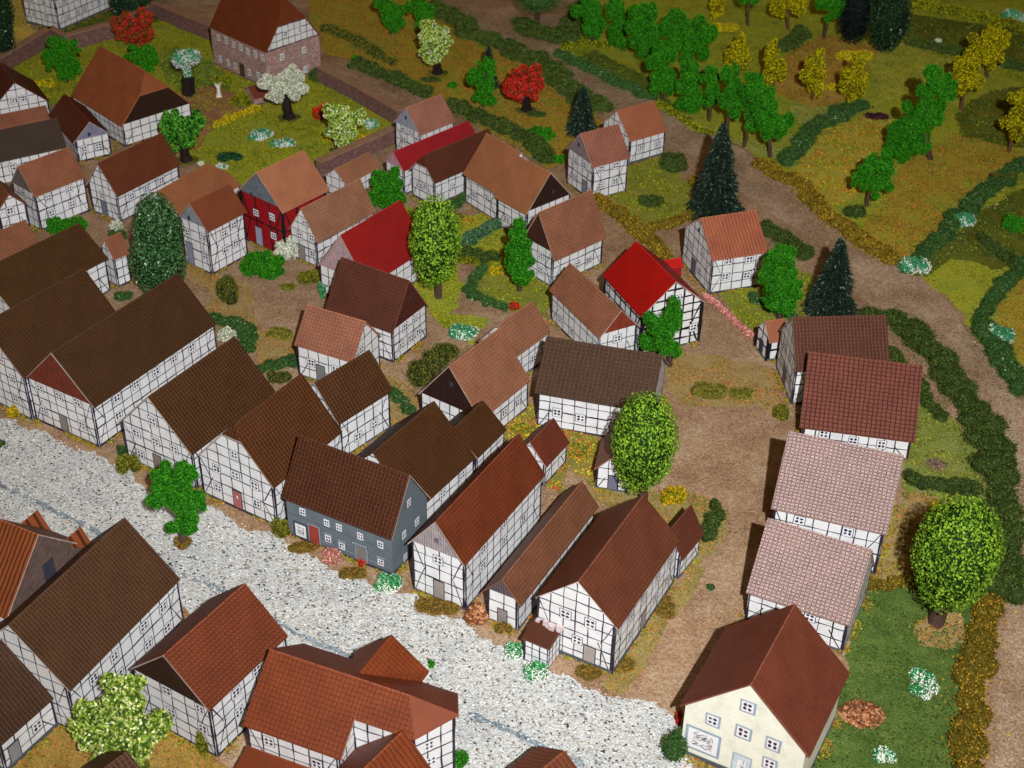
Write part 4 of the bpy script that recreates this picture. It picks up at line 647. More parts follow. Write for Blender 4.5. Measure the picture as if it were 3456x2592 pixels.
def m_ground(name, cols, scale=9., patch=.35, specks=(), bump=.6, voro=False, rough=.95):
    t = NT(name); v = t.tc()
    p = t.noise(v, patch, 5, .65); f = t.noise(v, scale, 3, .75)
    if voro:
        sp = t.n('ShaderNodeSeparateColor'); t.l(t.vor(v, scale), sp.inputs[0]); f = t.math('ADD', t.math('MULTIPLY', sp.outputs[0], .6), t.math('MULTIPLY', f, .4))
    k = t.math('ADD', t.math('MULTIPLY', p, .62), t.math('MULTIPLY', f, .38))
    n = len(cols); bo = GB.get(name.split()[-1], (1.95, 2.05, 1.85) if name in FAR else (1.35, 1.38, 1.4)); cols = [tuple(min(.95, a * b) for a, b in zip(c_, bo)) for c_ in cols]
    c = t.ramp(k, [(.34 + .32 * i / (n - 1), cc) for i, cc in enumerate(cols)])
    # fine contrast of single flocking grains
    c = t.mix(1.0, c, t.ramp(t.noise(v, scale * 1.9, 2, .8), [(.3, (.55, .55, .55)), (.5, (1, 1, 1)), (.72, (1.45, 1.45, 1.45))]), 'MULTIPLY')
    for (cs, sc_, thr, msk) in specks:
        d = t.vor(v, sc_, 'Distance'); a = t.math('LESS_THAN', d, thr)
        a = t.math('MULTIPLY', a, t.math('GREATER_THAN', t.noise(v, sc_ * .21, 2), msk))
        c = t.mix(a, c, cs)
    t.col(c); t.b.inputs['Roughness'].default_value = rough; t.b.inputs['Specular IOR Level'].default_value = .1
    t.bump(t.math('ADD', f, t.noise(v, scale * 2, 2)), bump, .12)
    return t.m
def build_gravel():
    t = NT('white gravel'); v = t.tc()
    wn = t.n('ShaderNodeTexNoise', i_Scale=6.0); t.l(v, wn.inputs['Vector'])
    vo = t.n('ShaderNodeTexVoronoi', i_Scale=8.6); t.l(v, vo.inputs['Vector'])
    sp = t.n('ShaderNodeSeparateColor'); t.l(vo.outputs['Color'], sp.inputs[0])
    c = t.ramp(sp.outputs[0], [(0, (.04, .04, .05)), (.028, (.25, .24, .24)), (.06, (.55, .46, .33)), (.1, (.56, .56, .54)), (.3, (.68, .69, .67)), (.55, (.76, .76, .73)), (.85, (.87, .87, .83)), (.975, (.55, .42, .3))], 'CONSTANT')
    pat = t.noise(v, .35, 4)
    c = t.mix(1, c, t.ramp(pat, [(.3, (.82, .84, .86)), (.7, (1.04, 1.03, 1.0))]), 'MULTIPLY')
    edge = t.ramp(vo.outputs['Distance'], [(.3, (1, 1, 1)), (.85, (.72, .72, .73))])
    t.col(t.mix(1, c, edge, 'MULTIPLY'))
    t.b.inputs['Roughness'].default_value = .6; t.b.inputs['Specular IOR Level'].default_value = .3
    h = t.math('SUBTRACT', 1.0, vo.outputs['Distance'])
    t.bump(h, .45, .1)
    return t.m
@cached
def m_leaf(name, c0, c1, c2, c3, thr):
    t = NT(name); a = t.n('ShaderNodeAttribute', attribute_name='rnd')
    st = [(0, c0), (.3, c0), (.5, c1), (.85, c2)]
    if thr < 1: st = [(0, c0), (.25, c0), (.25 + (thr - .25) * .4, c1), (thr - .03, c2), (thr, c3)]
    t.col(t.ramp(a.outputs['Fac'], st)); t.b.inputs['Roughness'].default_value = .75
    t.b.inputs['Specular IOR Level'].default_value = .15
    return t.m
PALT = dict(
 leaf=((22, 46, 8), (88, 130, 26), (136, 172, 48), (0, 0, 0), 1, .2), leafdark=((14, 34, 16), (44, 84, 40), (92, 130, 78), (190, 205, 190), .992, .17),
 leafmid=((12, 50, 8), (40, 110, 20), (90, 150, 45), (0, 0, 0), 1, .22), pale=((52, 80, 24), (120, 150, 40), (185, 198, 90), (236, 240, 178), .86, .2),
 blossom=((110, 125, 95), (190, 190, 160), (235, 235, 215), (250, 250, 240), .95, .16), scarlet=((60, 40, 12), (150, 30, 20), (215, 25, 25), (235, 60, 50), .9, .2),
 rust=((50, 45, 10), (120, 60, 12), (165, 30, 15), (190, 25, 50), .8, .22), foam=((16, 74, 4), (36, 114, 10), (74, 160, 26), (0, 0, 0), 1, .105),
 yellow=((70, 66, 0), (135, 128, 4), (175, 165, 12), (0, 0, 0), 1, .17), conifer=((9, 19, 13), (20, 36, 25), (42, 60, 44), (120, 140, 125), .985, .16), conif2=((5, 10, 8), (14, 24, 18), (26, 38, 30), (0, 0, 0), 1, .2),
 darkcol=((10, 24, 12), (24, 48, 24), (46, 74, 40), (150, 170, 150), .992, .2),
 hedgedk=((38, 52, 17), (54, 74, 26), (82, 98, 40), (0, 0, 0), 1, .13), hedgegr=((34, 62, 24), (50, 84, 34), (84, 112, 58), (170, 190, 160), .985, .12),
 brownb=((35, 40, 10), (70, 85, 25), (110, 105, 40), (0, 0, 0), 1, .13), olive=((60, 60, 8), (105, 105, 25), (140, 138, 45), (0, 0, 0), 1, .11),
 olive2=((80, 75, 20), (120, 112, 40), (150, 140, 60), (110, 125, 40), .8, .12), olive3=((60, 62, 5), (110, 115, 10), (140, 145, 25), (0, 0, 0), 1, .15),
 gold=((80, 72, 16), (104, 88, 20), (130, 106, 28), (176, 134, 38), .8, .14), gold2=((75, 65, 20), (125, 105, 40), (160, 120, 50), (165, 90, 40), .85, .1),
 teal2=((35, 65, 40), (65, 100, 65), (100, 135, 100), (0, 0, 0), 1, .13), teal=((30, 90, 50), (60, 140, 85), (120, 180, 130), (0, 0, 0), 1, .13), tealdk=((14, 40, 22), (28, 66, 36), (50, 90, 50), (0, 0, 0), 1, .14),
 whitefl=((40, 110, 70), (60, 135, 90), (120, 175, 140), (215, 225, 208), .74, .15), whitefl2=((25, 105, 50), (60, 155, 85), (130, 195, 150), (238, 242, 228), .62, .13),
 yellowfl=((90, 95, 10), (185, 150, 15), (225, 180, 20), (0, 0, 0), 1, .13), pinkfl=((120, 100, 60), (180, 105, 90), (222, 120, 130), (240, 165, 170), .8, .14),
 redfl=((60, 50, 10), (190, 25, 20), (225, 35, 30), (0, 0, 0), 1, .13), mixfl=((90, 95, 30), (130, 135, 40), (210, 180, 30), (205, 40, 30), .86, .13), purple=((35, 15, 18), (58, 28, 34), (80, 45, 50), (0, 0, 0), 1, .14),
 gravelb=((95, 75, 60), (130, 105, 88), (165, 140, 120), (0, 0, 0), 1, .1))
def leafmat(kind, E):
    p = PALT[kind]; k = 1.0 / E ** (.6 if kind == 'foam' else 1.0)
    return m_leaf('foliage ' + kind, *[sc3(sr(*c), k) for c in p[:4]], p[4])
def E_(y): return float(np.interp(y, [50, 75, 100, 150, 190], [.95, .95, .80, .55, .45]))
# ------------------------------------------------------------------ mesh helpers
class MB:
    def __init__(s): s.v = []; s.f = []; s.m = []; s.uv = []
    def poly(s, pts, mat=0, uv=None):
        i = len(s.v); s.v.extend([tuple(p) for p in pts]); s.f.append(tuple(range(i, i + len(pts)))); s.m.append(mat)
        s.uv.append(uv if uv else [(0, 0)] * len(pts))
    def box(s, x0, x1, y0, y1, z0, z1, mat=0):
        c = [(x0, y0, z0), (x1, y0, z0), (x1, y1, z0), (x0, y1, z0), (x0, y0, z1), (x1, y0, z1), (x1, y1, z1), (x0, y1, z1)]
        for q in ((0, 3, 2, 1), (4, 5, 6, 7), (0, 1, 5, 4), (1, 2, 6, 5), (2, 3, 7, 6), (3, 0, 4, 7)): s.poly([c[j] for j in q], mat, [(c[j][0] + c[j][1], c[j][2]) for j in q])
    def build(s, name, mats, parent=None, weld=False):
        me = bpy.data.meshes.new(name); me.from_pydata(s.v, [], s.f)
        for m in (mats if isinstance(mats, (list, tuple)) else [mats]): me.materials.append(m)
        me.polygons.foreach_set('material_index', s.m)
        ul = me.uv_layers.new(name='UVMap'); ul.data.foreach_set('uv', [c for f in s.uv for p in f for c in p])
        if weld:
            import bmesh
            b = bmesh.new(); b.from_mesh(me); bmesh.ops.remove_doubles(b, verts=b.verts, dist=.002); b.to_mesh(me); b.free()
        me.update()
        o = bpy.data.objects.new(name, me); COL.objects.link(o)
        if parent: o.parent = parent
        return o
def tag(o, label, cat, group=None, kind=None):
    if kind: o['kind'] = kind
    if label: o['label'] = label
    if cat: o['category'] = cat
    if group: o['group'] = group
    return o
def empty(name, loc, rz, label, cat, group=None):
    o = bpy.data.objects.new(name, None); COL.objects.link(o); o.location = loc; o.rotation_euler = (0, 0, rz); o.empty_display_size = .5
    return tag(o, label, cat, group)
def cloud(name, V, Fc, rnd, mats, parent=None, midx=None):
    me = bpy.data.meshes.new(name)
    V = np.ascontiguousarray(V, np.float32); nf = len(Fc); k = Fc.shape[1]
    me.vertices.add(len(V)); me.vertices.foreach_set('co', V.ravel())
    me.loops.add(nf * k); me.loops.foreach_set('vertex_index', Fc.astype(np.int32).ravel())
    me.polygons.add(nf); me.polygons.foreach_set('loop_start', np.arange(0, nf * k, k, dtype=np.int32))
    try: me.polygons.foreach_set('loop_total', np.full(nf, k, np.int32))
    except Exception: pass
    for m in mats: me.materials.append(m)
    me.update(calc_edges=True)
    a = me.attributes.new('rnd', 'FLOAT', 'FACE'); a.data.foreach_set('value', np.asarray(rnd, np.float32))
    o = bpy.data.objects.new(name, me); COL.objects.link(o)
    if parent: o.parent = parent
    return o
def unit(v): return v / (np.linalg.norm(v, axis=-1, keepdims=True) + 1e-9)
def flakes(C, N, size, tilt=.7, asp=.75):
    """diamond leaf quads centred at C, facing roughly N"""
    n = len(C); N = unit(N + rng.normal(0, tilt, (n, 3)))
    a = unit(np.cross(N, rng.normal(0, 1, (n, 3)))); b = np.cross(N, a)
    s = (size * rng.uniform(.6, 1.3, n))[:, None]
    V = np.stack([C - a * s * .5, C + b * s * asp * .4 + a * s * .05, C + a * s * .55, C - b * s * asp * .4 + a * s * .02], 1).reshape(-1, 3)
    return V, np.arange(n * 4).reshape(n, 4)
def sph(n):
    return unit(rng.normal(0, 1, (n, 3)))
_ico = None
def ico():
    global _ico
    if _ico is None:
        import bmesh
        b = bmesh.new(); bmesh.ops.create_icosphere(b, subdivisions=3, radius=1)
        _ico = (np.array([v.co[:] for v in b.verts]), np.array([[v.index for v in f.verts] for f in b.faces])); b.free()
    return _ico
def lump(p, fr, seed):
    """cheap smooth noise for numpy arrays"""
    r = np.random.default_rng(seed); out = np.zeros(len(p))
    for k in range(5):
        d = r.normal(0, 1, 3) * fr * (1 + k * .5); out += np.sin(p @ d + r.uniform(0, 6)) / (1 + k * .4)
    return out / 2.6
def crown(blobs, kind, name, parent, E, origin, size=None, dens=1.0):
    """blobs: list of (x,y,z,rx,rz) relative to origin"""
    p = PALT[kind]; fs = size or p[5]
    sub = []
    clump = kind in ('whitefl', 'whitefl2')
    foam = kind in ('foam', 'yellow', 'blossom', 'scarlet', 'rust', 'pale', 'leafmid') and max(b[3] for b in blobs) > .5
    for (x, y, z, rx, rz) in blobs:
        c = np.array([x, y, z]) - origin
        if foam:
            k = 14
            for d in sph(k):
                q_ = rng.uniform(.22, .4); sub.append((c + d * np.array([rx, rx, rz]) * rng.uniform(.6, .95), rx * q_, rz * q_ * 1.05))
            sub.append((c, rx * .5, rz * .5))
        else: sub.append((c, rx, rz))
    VV = []; FF = []; RR = []; off = 0
    iv, if_ = ico()
    for i, (c, rx, rz) in enumerate(sub):
        R3 = np.array([rx, rx, rz])
        # core in the darkest tone, painting the shade in gaps between leaves
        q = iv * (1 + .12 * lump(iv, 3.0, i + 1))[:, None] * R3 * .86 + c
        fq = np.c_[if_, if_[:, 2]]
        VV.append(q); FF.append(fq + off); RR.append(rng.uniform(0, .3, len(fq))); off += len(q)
        area = 4 * math.pi * ((rx * rx) ** 1.6 / 3 + 2 * (rx * rz) ** 1.6 / 3) ** (1 / 1.6)
        n = int(area / (fs * fs) * (3.0 if kind in ('leaf', 'leafdark', 'pale', 'blossom', 'leafmid', 'scarlet') else 2.2) * dens) + 30
        d = sph(n); pos = d * (1 + .12 * lump(d, 3.0, i + 1))[:, None]
        rad = rng.uniform(.84, 1.06, n) if kind.startswith(('leaf', 'darkcol')) else rng.uniform(.82, 1.16, n)
        C = pos * rad[:, None] * R3 + c
        ok = np.ones(n, bool)
        for j, (c2, rx2, rz2) in enumerate(sub):
            if j != i: ok &= (((C - c2) / np.array([rx2, rx2, rz2])) ** 2).sum(1) > .72
        C = C[ok]; d = d[ok]; rad = rad[ok]
        if not len(C): continue
        nn = unit(d / R3)
        V, Fq = flakes(C, nn, fs, .55 if kind.startswith('leaf') else .9)
        cl = lump(C, 2.6, 99) * (.34 if clump else .12)
        VV.append(V); FF.append(Fq + off); RR.append(np.clip(.3 + .7 * rng.random(len(C)) * .9 + cl, .26, 1) if not clump else np.where(lump(C, 2.4, 31) + rng.normal(0, .18, len(C)) > -.02, rng.uniform(.8, 1, len(C)), rng.uniform(.28, .62, len(C)))); off += len(V)
    V = np.concatenate(VV); Fq = np.concatenate(FF); r = np.concatenate(RR)
    low = V[:, 2] + origin[2] < .02; V[low, 2] = .02 - origin[2]
    # split degenerate quads of the core: keep as triangles drawn as quads with a repeated corner -> make them true tris
    core = Fq[:, 2] == Fq[:, 3]
    tri = np.concatenate([Fq[core][:, :3], Fq[~core][:, [0, 1, 2]], Fq[~core][:, [0, 2, 3]]])
    rr = np.concatenate([r[core], r[~core], r[~core]])
    return cloud(name, V, tri, rr, [leafmat(kind, E)], parent)
def tube(pts, rad, sides=8):
    V = []; Fc = []
    for i, (p, r) in enumerate(zip(pts, rad)):
        for k in range(sides):
            a = 2 * math.pi * k / sides; q = r * (1 + .15 * math.sin(3 * a + i))
            V.append((p[0] + q * math.cos(a), p[1] + q * math.sin(a), p[2]))
    for i in range(len(pts) - 1):
        for k in range(sides):
            k2 = (k + 1) % sides; Fc.append((i * sides + k, i * sides + k2, (i + 1) * sides + k2, (i + 1) * sides + k))
    return V, Fc
# ------------------------------------------------------------------ ground and zones
def frac(pts, rough, step=.22, hf=1.):
    out = []; n = len(pts)
    for i in range(n):
        a = np.array(pts[i]); b = np.array(pts[(i + 1) % n]); L = np.linalg.norm(b - a); k = max(2, min(420, int(L / step)))
        for j in range(k): out.append(a + (b - a) * j / k)
    P = np.array(out)
    # drop points far outside
    P3 = np.c_[P, np.zeros(len(P))]
    dx = lump(P3, .5, 11) * rough + lump(P3, 2.2, 12) * rough * .45 + lump(P3, 7., 15) * rough * .3 * hf + lump(P3, 17., 17) * .08 * hf
    dy = lump(P3, .5, 13) * rough + lump(P3, 2.2, 14) * rough * .45 + lump(P3, 7., 16) * rough * .3 * hf + lump(P3, 17., 18) * .08 * hf
    return P + np.c_[dx, dy]
def sheet(name, pts, z, mat, rough=.35, label=None, cat=None, kind='structure'):
    for k_ in (1, .7, .45, .25, .1, 0, -1):
        P = frac(pts, rough if k_ >= 0 else 0, .22 if k_ >= 0 else 2., max(0, k_))
        V = [(x, y, z) for x, y in P]
        tr = tessellate_polygon([[Vector(v) for v in V]])
        A = P[np.array([t[0] for t in tr])]; B = P[np.array([t[1] for t in tr])]; C_ = P[np.array([t[2] for t in tr])]
        ta = np.abs((B - A)[:, 0] * (C_ - A)[:, 1] - (B - A)[:, 1] * (C_ - A)[:, 0]).sum() / 2
        Q = np.roll(P, -1, 0); sa = abs((P[:, 0] * Q[:, 1] - P[:, 1] * Q[:, 0]).sum()) / 2
        if abs(ta - sa) < .02 * sa: break
    me = bpy.data.meshes.new(name); me.from_pydata(V, [], [tuple(t) for t in tr]); me.materials.append(mat)
    me.update()
    bad = [p for p in me.polygons if p.normal.z < 0]
    if len(bad) > len(me.polygons) / 2: me.flip_normals()
    o = bpy.data.objects.new(name, me); COL.objects.link(o); o['kind'] = kind
    return o
K = lambda *c: sr(*c)
dirt_cols = [K(118, 88, 66), K(140, 108, 84), K(158, 124, 98), K(176, 146, 122)]
GM = dict(
 dirt=m_ground('sandy dirt', [K(118, 86, 62), K(146, 110, 82), K(162, 126, 98), K(184, 150, 122)], 9, .2, [((.75, .68, .6), 3.2, .12, .6), ((.16, .09, .06), 3.5, .12, .58), ((.3, .26, .06), 2.4, .12, .6)], .5, True),
 reddirt=m_ground('reddish dirt', [K(130, 82, 52), K(150, 98, 64), K(170, 116, 78)], 8, .3, (), .4),
 ochre=m_ground('ochre flock', [K(88, 92, 28), K(122, 110, 34), K(142, 118, 42), K(116, 122, 40), K(92, 106, 36)], 4.5, .22, [((.42, .08, .02), 2.2, .13, .55), ((.5, .36, .03), 3, .12, .58)], .9),
 ochre2=m_ground('tan flock', [K(140, 118, 56), K(162, 134, 66), K(178, 146, 76)], 5, .25, (), .7),
 olive=m_ground('olive flock', [K(74, 84, 24), K(106, 114, 32), K(138, 134, 42), K(112, 122, 44), K(92, 108, 34)], 4.5, .22, [((.45, .36, .03), 2.6, .13, .56), ((.35, .09, .03), 2.2, .11, .58)], .9),
 olive2=m_ground('olive straw flock', [K(110, 100, 50), K(134, 120, 66), K(156, 136, 84), K(120, 120, 56)], 7, .4, [((.5, .42, .05), 3.5, .14, .55), ((.3, .08, .03), 3, .1, .58)], .8),
 lightolive=m_ground('light olive flock', [K(112, 120, 40), K(140, 138, 50), K(156, 148, 62)], 5, .3, [((.4, .12, .03), 2, .08, .6)], .8),
 flowery=m_ground('flower speckled flock', [K(112, 104, 44), K(134, 122, 58), K(150, 134, 76)], 5, .4, [((.75, .5, .03), 2.4, .2, .48), ((.6, .1, .05), 2.0, .12, .52), ((.5, .55, .55), 2.7, .1, .56)], .9),
 flowerfar=m_ground('far flowers flock', [K(116, 112, 36), K(142, 128, 44), K(150, 134, 56), K(120, 122, 44)], 5, .4, [((.75, .5, .03), 2.0, .2, .48), ((.6, .1, .05), 1.8, .12, .52), ((.5, .55, .55), 2.2, .1, .56)], .9),
 darkolive=m_ground('dark olive flock', [K(58, 62, 18), K(78, 80, 24), K(96, 94, 32)], 5, .25, [((.3, .12, .03), 2, .07, .6)], .7),
 darkgreen=m_ground('dark green flock', [K(60, 68, 22), K(76, 86, 28), K(98, 98, 34)], 5, .3, [((.45, .3, .03), 2.2, .1, .55)], .8),
 green=m_ground('green flock', [K(74, 92, 30), K(92, 110, 36), K(118, 124, 44)], 5, .3, [((.4, .3, .03), 2.2, .08, .6)], .8),
 green2=m_ground('fresh green flock', [K(104, 112, 40), K(130, 132, 50), K(152, 146, 66)], 6, .4, [((.5, .42, .04), 2.8, .1, .56)], .8),
 palegreen=m_ground('pale green flock', [K(100, 110, 56), K(128, 128, 66), K(150, 140, 76)], 4.5, .3, [((.4, .2, .03), 2.2, .08, .6)], .8),
 palegreen2=m_ground('pale mossy green flock', [K(110, 112, 46), K(122, 134, 62), K(150, 140, 84)], 6, .5, [((.4, .2, .05), 2.6, .09, .58)], .8),
 brown=m_ground('brown flock', [K(120, 98, 42), K(140, 112, 50), K(158, 124, 62)], 5, .3, [((.5, .3, .03), 2.2, .1, .56)], .8),
 lightochre=m_ground('light ochre flock', [K(124, 104, 58), K(148, 124, 76), K(160, 134, 90), K(134, 120, 58)], 7, .45, [((.4, .36, .05), 3.5, .11, .56)], .7),
 ochresand=m_ground('ochre sand', [K(126, 96, 42), K(150, 118, 56), K(168, 136, 70), K(140, 118, 50)], 8, .6, [((.5, .47, .42), 5, .12, .62), ((.06, .05, .05), 3, .13, .62)], .7),
 lawn=m_ground('lawn flock', [K(62, 84, 36), K(86, 108, 48), K(112, 128, 64)], 7, .6, [((.36, .34, .1), 3.5, .14, .52), ((.06, .09, .03), 3, .14, .54)], .9),
)
GM['gravel'] = build_gravel()
mb = MB(); mb.poly([(-260, 10, 0), (260, 10, 0), (260, 330, 0), (-260, 330, 0)])
o = mb.build('ground', m_ground('reddish sand ground', [K(118, 82, 56), K(140, 102, 74), K(158, 118, 88), K(172, 138, 108)], 9, .25, [((.75, .68, .62), 3.2, .13, .58), ((.16, .09, .06), 3.5, .13, .56), ((.3, .27, .06), 2.3, .14, .58)], .5, True)); o['kind'] = 'structure'
zc = {}
for i, (name, mat, layer, pts, rough) in enumerate(ZONES):
    sheet(name, pts, .012 * layer + .0015 * i * .1, GM[mat], rough)
# gutter line in the street
gp_ = MISC['gutter']; mb = MB(); prev = None
for i in range(len(gp_) - 1):
    a = np.array(gp_[i]); b = np.array(gp_[i + 1]); k = 12
    for j in range(k):
        q = a + (b - a) * j / k; w = .2 + .1 * math.sin(i * 3.1 + j * 1.7) + random.uniform(-.04, .04); q = q + random.uniform(-.05, .05)
        if prev is not None and random.random() > .12: mb.poly([(prev[0][0], prev[0][1] - prev[1], .05), (q[0], q[1] - w, .05), (q[0], q[1] + w, .05), (prev[0][0], prev[0][1] + prev[1], .05)])
        prev = (q, w)
o = mb.build('street_gutter', m_ground('gutter grey', [(.1, .13, .15), (.18, .22, .25), (.3, .35, .37)], 8, .6, [((.6, .63, .63), 7, .28, .4)], .5, True)); o['kind'] = 'structure'
# ------------------------------------------------------------------ houses
TIM = m_plain('dark violet timber paint', (.028, .02, .042), .55, .35)
TIMK = m_plain('black timber paint', (.012, .01, .012), .55, .3)
WHITE = m_wall('white plaster', (.80, .80, .80))
WINW = m_plain('white window paint', (.82, .82, .84), .5, .05)
PANE = m_plain('violet black pane paint', (.035, .022, .055), .4, .3)
PLG = m_plain('grey plinth', (.09, .10, .115), .8, .25)
PLB = m_plain('dark plinth', (.035, .03, .05), .8, .3)
FRG = m_plain('blue grey frame paint', (.30, .37, .46), .7, .2)
RIM = m_plain('worn pale roof edge', (.42, .34, .29), .7, .5)
def jit(a): return random.uniform(-a, a)
SD = {'A': ((-1, 0), (0, -1)), 'B': ((1, 0), (0, 1)), 'L': ((0, 1), (-1, 0)), 'R': ((0, -1), (1, 0))}
def side(P, sd):
    L, W = P[3], P[4]; n, r = SD[sd]
    o_ = {'A': (-L / 2, W / 2), 'B': (L / 2, -W / 2), 'L': (L / 2, W / 2), 'R': (-L / 2, -W / 2)}[sd]
    ln = W if sd in 'AB' else L
    def pt(s, z, d=0.): return (o_[0] + r[0] * s + n[0] * d, o_[1] + r[1] * s + n[1] * d, z)
    return pt, ln
def ribbon(mb, pt, s0, z0, s1, z1, w, d, mat=0, wob=.026, seg=None):
    L = math.hypot(s1 - s0, z1 - z0)
    if L < .05: return
    seg = seg or max(1, int(L / .55)); nx, nz = -(z1 - z0) / L, (s1 - s0) / L
    pr = None
    for i in range(seg + 1):
        t = i / seg; o1 = jit(wob); ww = w * (1 + jit(.42)) / 2
        s = s0 + (s1 - s0) * t + nx * o1; z = z0 + (z1 - z0) * t + nz * o1
        cur = (pt(s - nx * ww, z - nz * ww, d), pt(s + nx * ww, z + nz * ww, d))
        if pr: mb.poly([pr[0], cur[0], cur[1], pr[1]], mat)
        pr = cur
def window(P, sd, s, z, parent, w=.6, h=.62, big=False, sill=None):
    pt, ln = side(P, sd); mb = MB()
    w *= 1 + jit(.06); h *= 1 + jit(.06); s = min(max(s, w / 2 + .1), ln - w / 2 - .1)
    q = [(-w / 2, -h / 2), (w / 2, -h / 2), (w / 2, h / 2), (-w / 2, h / 2)]
    q = [(a + jit(.02), b + jit(.02)) for a, b in q]
    fw = 1.34 if sill == 'grey' and w > .6 else 1.14; mb.poly([pt(s + a * fw + (.02 if fw > 1.2 else 0), z + b * (fw - .04), .036) for a, b in q], 2)
    mb.poly([pt(s + a, z + b, .042) for a, b in q], 0)
    for ax in (-1, 1):
        for az in (-1, 1):
            cx, cz = s + ax * w * .21 + jit(.01), z + az * h * .2 + jit(.015); rx, rz = w * .165 * (1 + jit(.15)), h * .155 * (1 + jit(.18))
            k = 7
            mb.poly([pt(cx + rx * math.cos(2 * math.pi * i / k) * (1 + jit(.18)), cz + rz * math.sin(2 * math.pi * i / k) * (1 + jit(.18)), .048) for i in range(k)], 1)
    fr = {'grey': FRG, 'white': WINW}.get(sill, TIM)
    mb.build('window', [WINW, PANE, fr], parent)
    if sill == 'grey' and False: pass
def roof(P, hip, mat, parent, seed=0, name='roof'):
    cx, cy, th, L, W, hw, hr, oe, og = P; sl = (hr - hw) / (W / 2); T = .13
    mb = MB(); x0, x1 = -L / 2 - og, L / 2 + og; ye = W / 2 + oe; ze = hw - oe * sl + .02; hr_ = hr + .02
    iA, iB = hip
    rxA = x0 + iA * W * .35; rxB = x1 - iB * W * .35
    def pts(sgn):
        # polygon of one slope, counter clockwise seen from above for sgn=-1 (R side)
        p = [(x0, sgn * ye, ze), (x1, sgn * ye, ze)]
        if iB > 0 and iB < .99: p.append((x1, sgn * W / 2 * iB, hr_ - iB * (hr - hw)))
        p.append((rxB, 0, hr_)); p.append((rxA, 0, hr_))
        if iA > 0 and iA < .99: p.append((x0, sgn * W / 2 * iA, hr_ - iA * (hr - hw)))
        if sgn > 0: p = p[::-1]
        return p
    def uvp(p): return [(x, math.hypot(y, hr_ - z)) for x, y, z in p]
    tops = [pts(-1), pts(1)]
    for p in tops: mb.poly(p, 0, uvp(p))
    hips = []
    for i, x, rx, sg in ((iA, x0, rxA, -1), (iB, x1, rxB, 1)):
        if i <= 0: continue
        if i < .99: h = [(x, -W / 2 * i, hr_ - i * (hr - hw)), (x, W / 2 * i, hr_ - i * (hr - hw)), (rx, 0, hr_)]
        else: h = [(x, -ye, ze), (x, ye, ze), (rx, 0, hr_)]
        if sg < 0: h = [h[1], h[0], h[2]]
        mb.poly(h, 0, [(y, math.hypot(xx - rx, hr_ - z)) for xx, y, z in h]); hips.append(h)
    allp = tops + hips
    edges = {}
    kf = lambda a: (round(a[0], 3), round(a[1], 3), round(a[2], 3))
    for p in allp:
        for a, b in zip(p, p[1:] + p[:1]): edges[(kf(a), kf(b))] = (a, b)
    rim = 1 if random.random() < (.9 if hw > 3 else .5) else 0
    for (ka, kb), (a, b) in edges.items():
        if (kb, ka) not in edges:
            a2 = (a[0], a[1] * .985, a[2] - T); b2 = (b[0], b[1] * .985, b[2] - T)
            mb.poly([a, a2, b2, b], rim if abs(a[0] - b[0]) < .01 else 0, [(a[0] + a[1], 0), (a[0] + a[1], T), (b[0] + b[1], T), (b[0] + b[1], 0)])
    for p in allp: mb.poly([(a, b * .985, c - T) for a, b, c in p[::-1]], 0)
    o = mb.build(name, [mat, RIM], parent, weld=True)
    # break up the flat slopes a little, rounded carved edges
    bv = o.modifiers.new('soft', 'BEVEL'); bv.width = .05; bv.segments = 2; bv.limit_method = 'ANGLE'; bv.angle_limit = math.radians(25)
    return o
def timber(P, sd, hip, mb, boards, bold=1.0, skip=()):
    pt, ln = side(P, sd); L, W, hw, hr = P[3], P[4], P[5], P[6]; sl = (hr - hw) / (W / 2)
    gable = sd in 'AB'
    def top(s):
        if not gable or boards: return hw - .05
        h = hw + sl * min(s, ln - s) - .08
        i = hip[0 if sd == 'A' else 1]
        if i > 0: h = min(h, hr - i * (hr - hw) - .05)
        return h
    tw = .072 * bold
    if bold == 2.0 and gable: nz_ = 2
    nz = max(2, round(hw / (.84 if bold != 2.0 else 2.3))); dz = hw / nz
    zt = hr if (gable and not boards) else hw
    k = 1
    while k * dz < zt - .25:
        z = k * dz + jit(.04); a = 0; b = ln
        if z > hw:
            if not gable or boards: break
            a = (z - hw) / sl; b = ln - a
            if z > top(ln / 2): break
        if b - a > .3: ribbon(mb, pt, a, z, b, z + jit(.05), tw * (1.35 if k == nz // 2 and nz > 3 else 1), .010)
        k += 1
    ns = max(2, round(ln / (.92 if bold != 2.0 else 1.9))); ds = ln / ns
    for i in range(1, ns):
        s = i * ds + jit(.08); z1 = top(s)
        if z1 > .3: ribbon(mb, pt, s, .12, s + jit(.05), z1, tw, .016)
    # corner posts, sole plate, braces
    for s in (.07, ln - .07): ribbon(mb, pt, s, 0, s, min(hw, top(.1) if False else hw) - .02, .15 * bold, .026, wob=.006)
    ribbon(mb, pt, 0, .06, ln, .06, .16, .021, wob=.01)
    if ln > 2.2:
        zb = hw * .55
        ribbon(mb, pt, .15, .1, .15 + min(.9, ln * .2), zb, tw * .9, .020)
        ribbon(mb, pt, ln - .15, .1, ln - .15 - min(.9, ln * .2), zb, tw * .9, .020)
        if hw > 3.2:
            ribbon(mb, pt, .15, hw * .95, .15 + min(.7, ln * .18), hw * .55, tw * .9, .022)
            ribbon(mb, pt, ln - .15, hw * .95, ln - .15 - min(.7, ln * .18), hw * .55, tw * .9, .022)
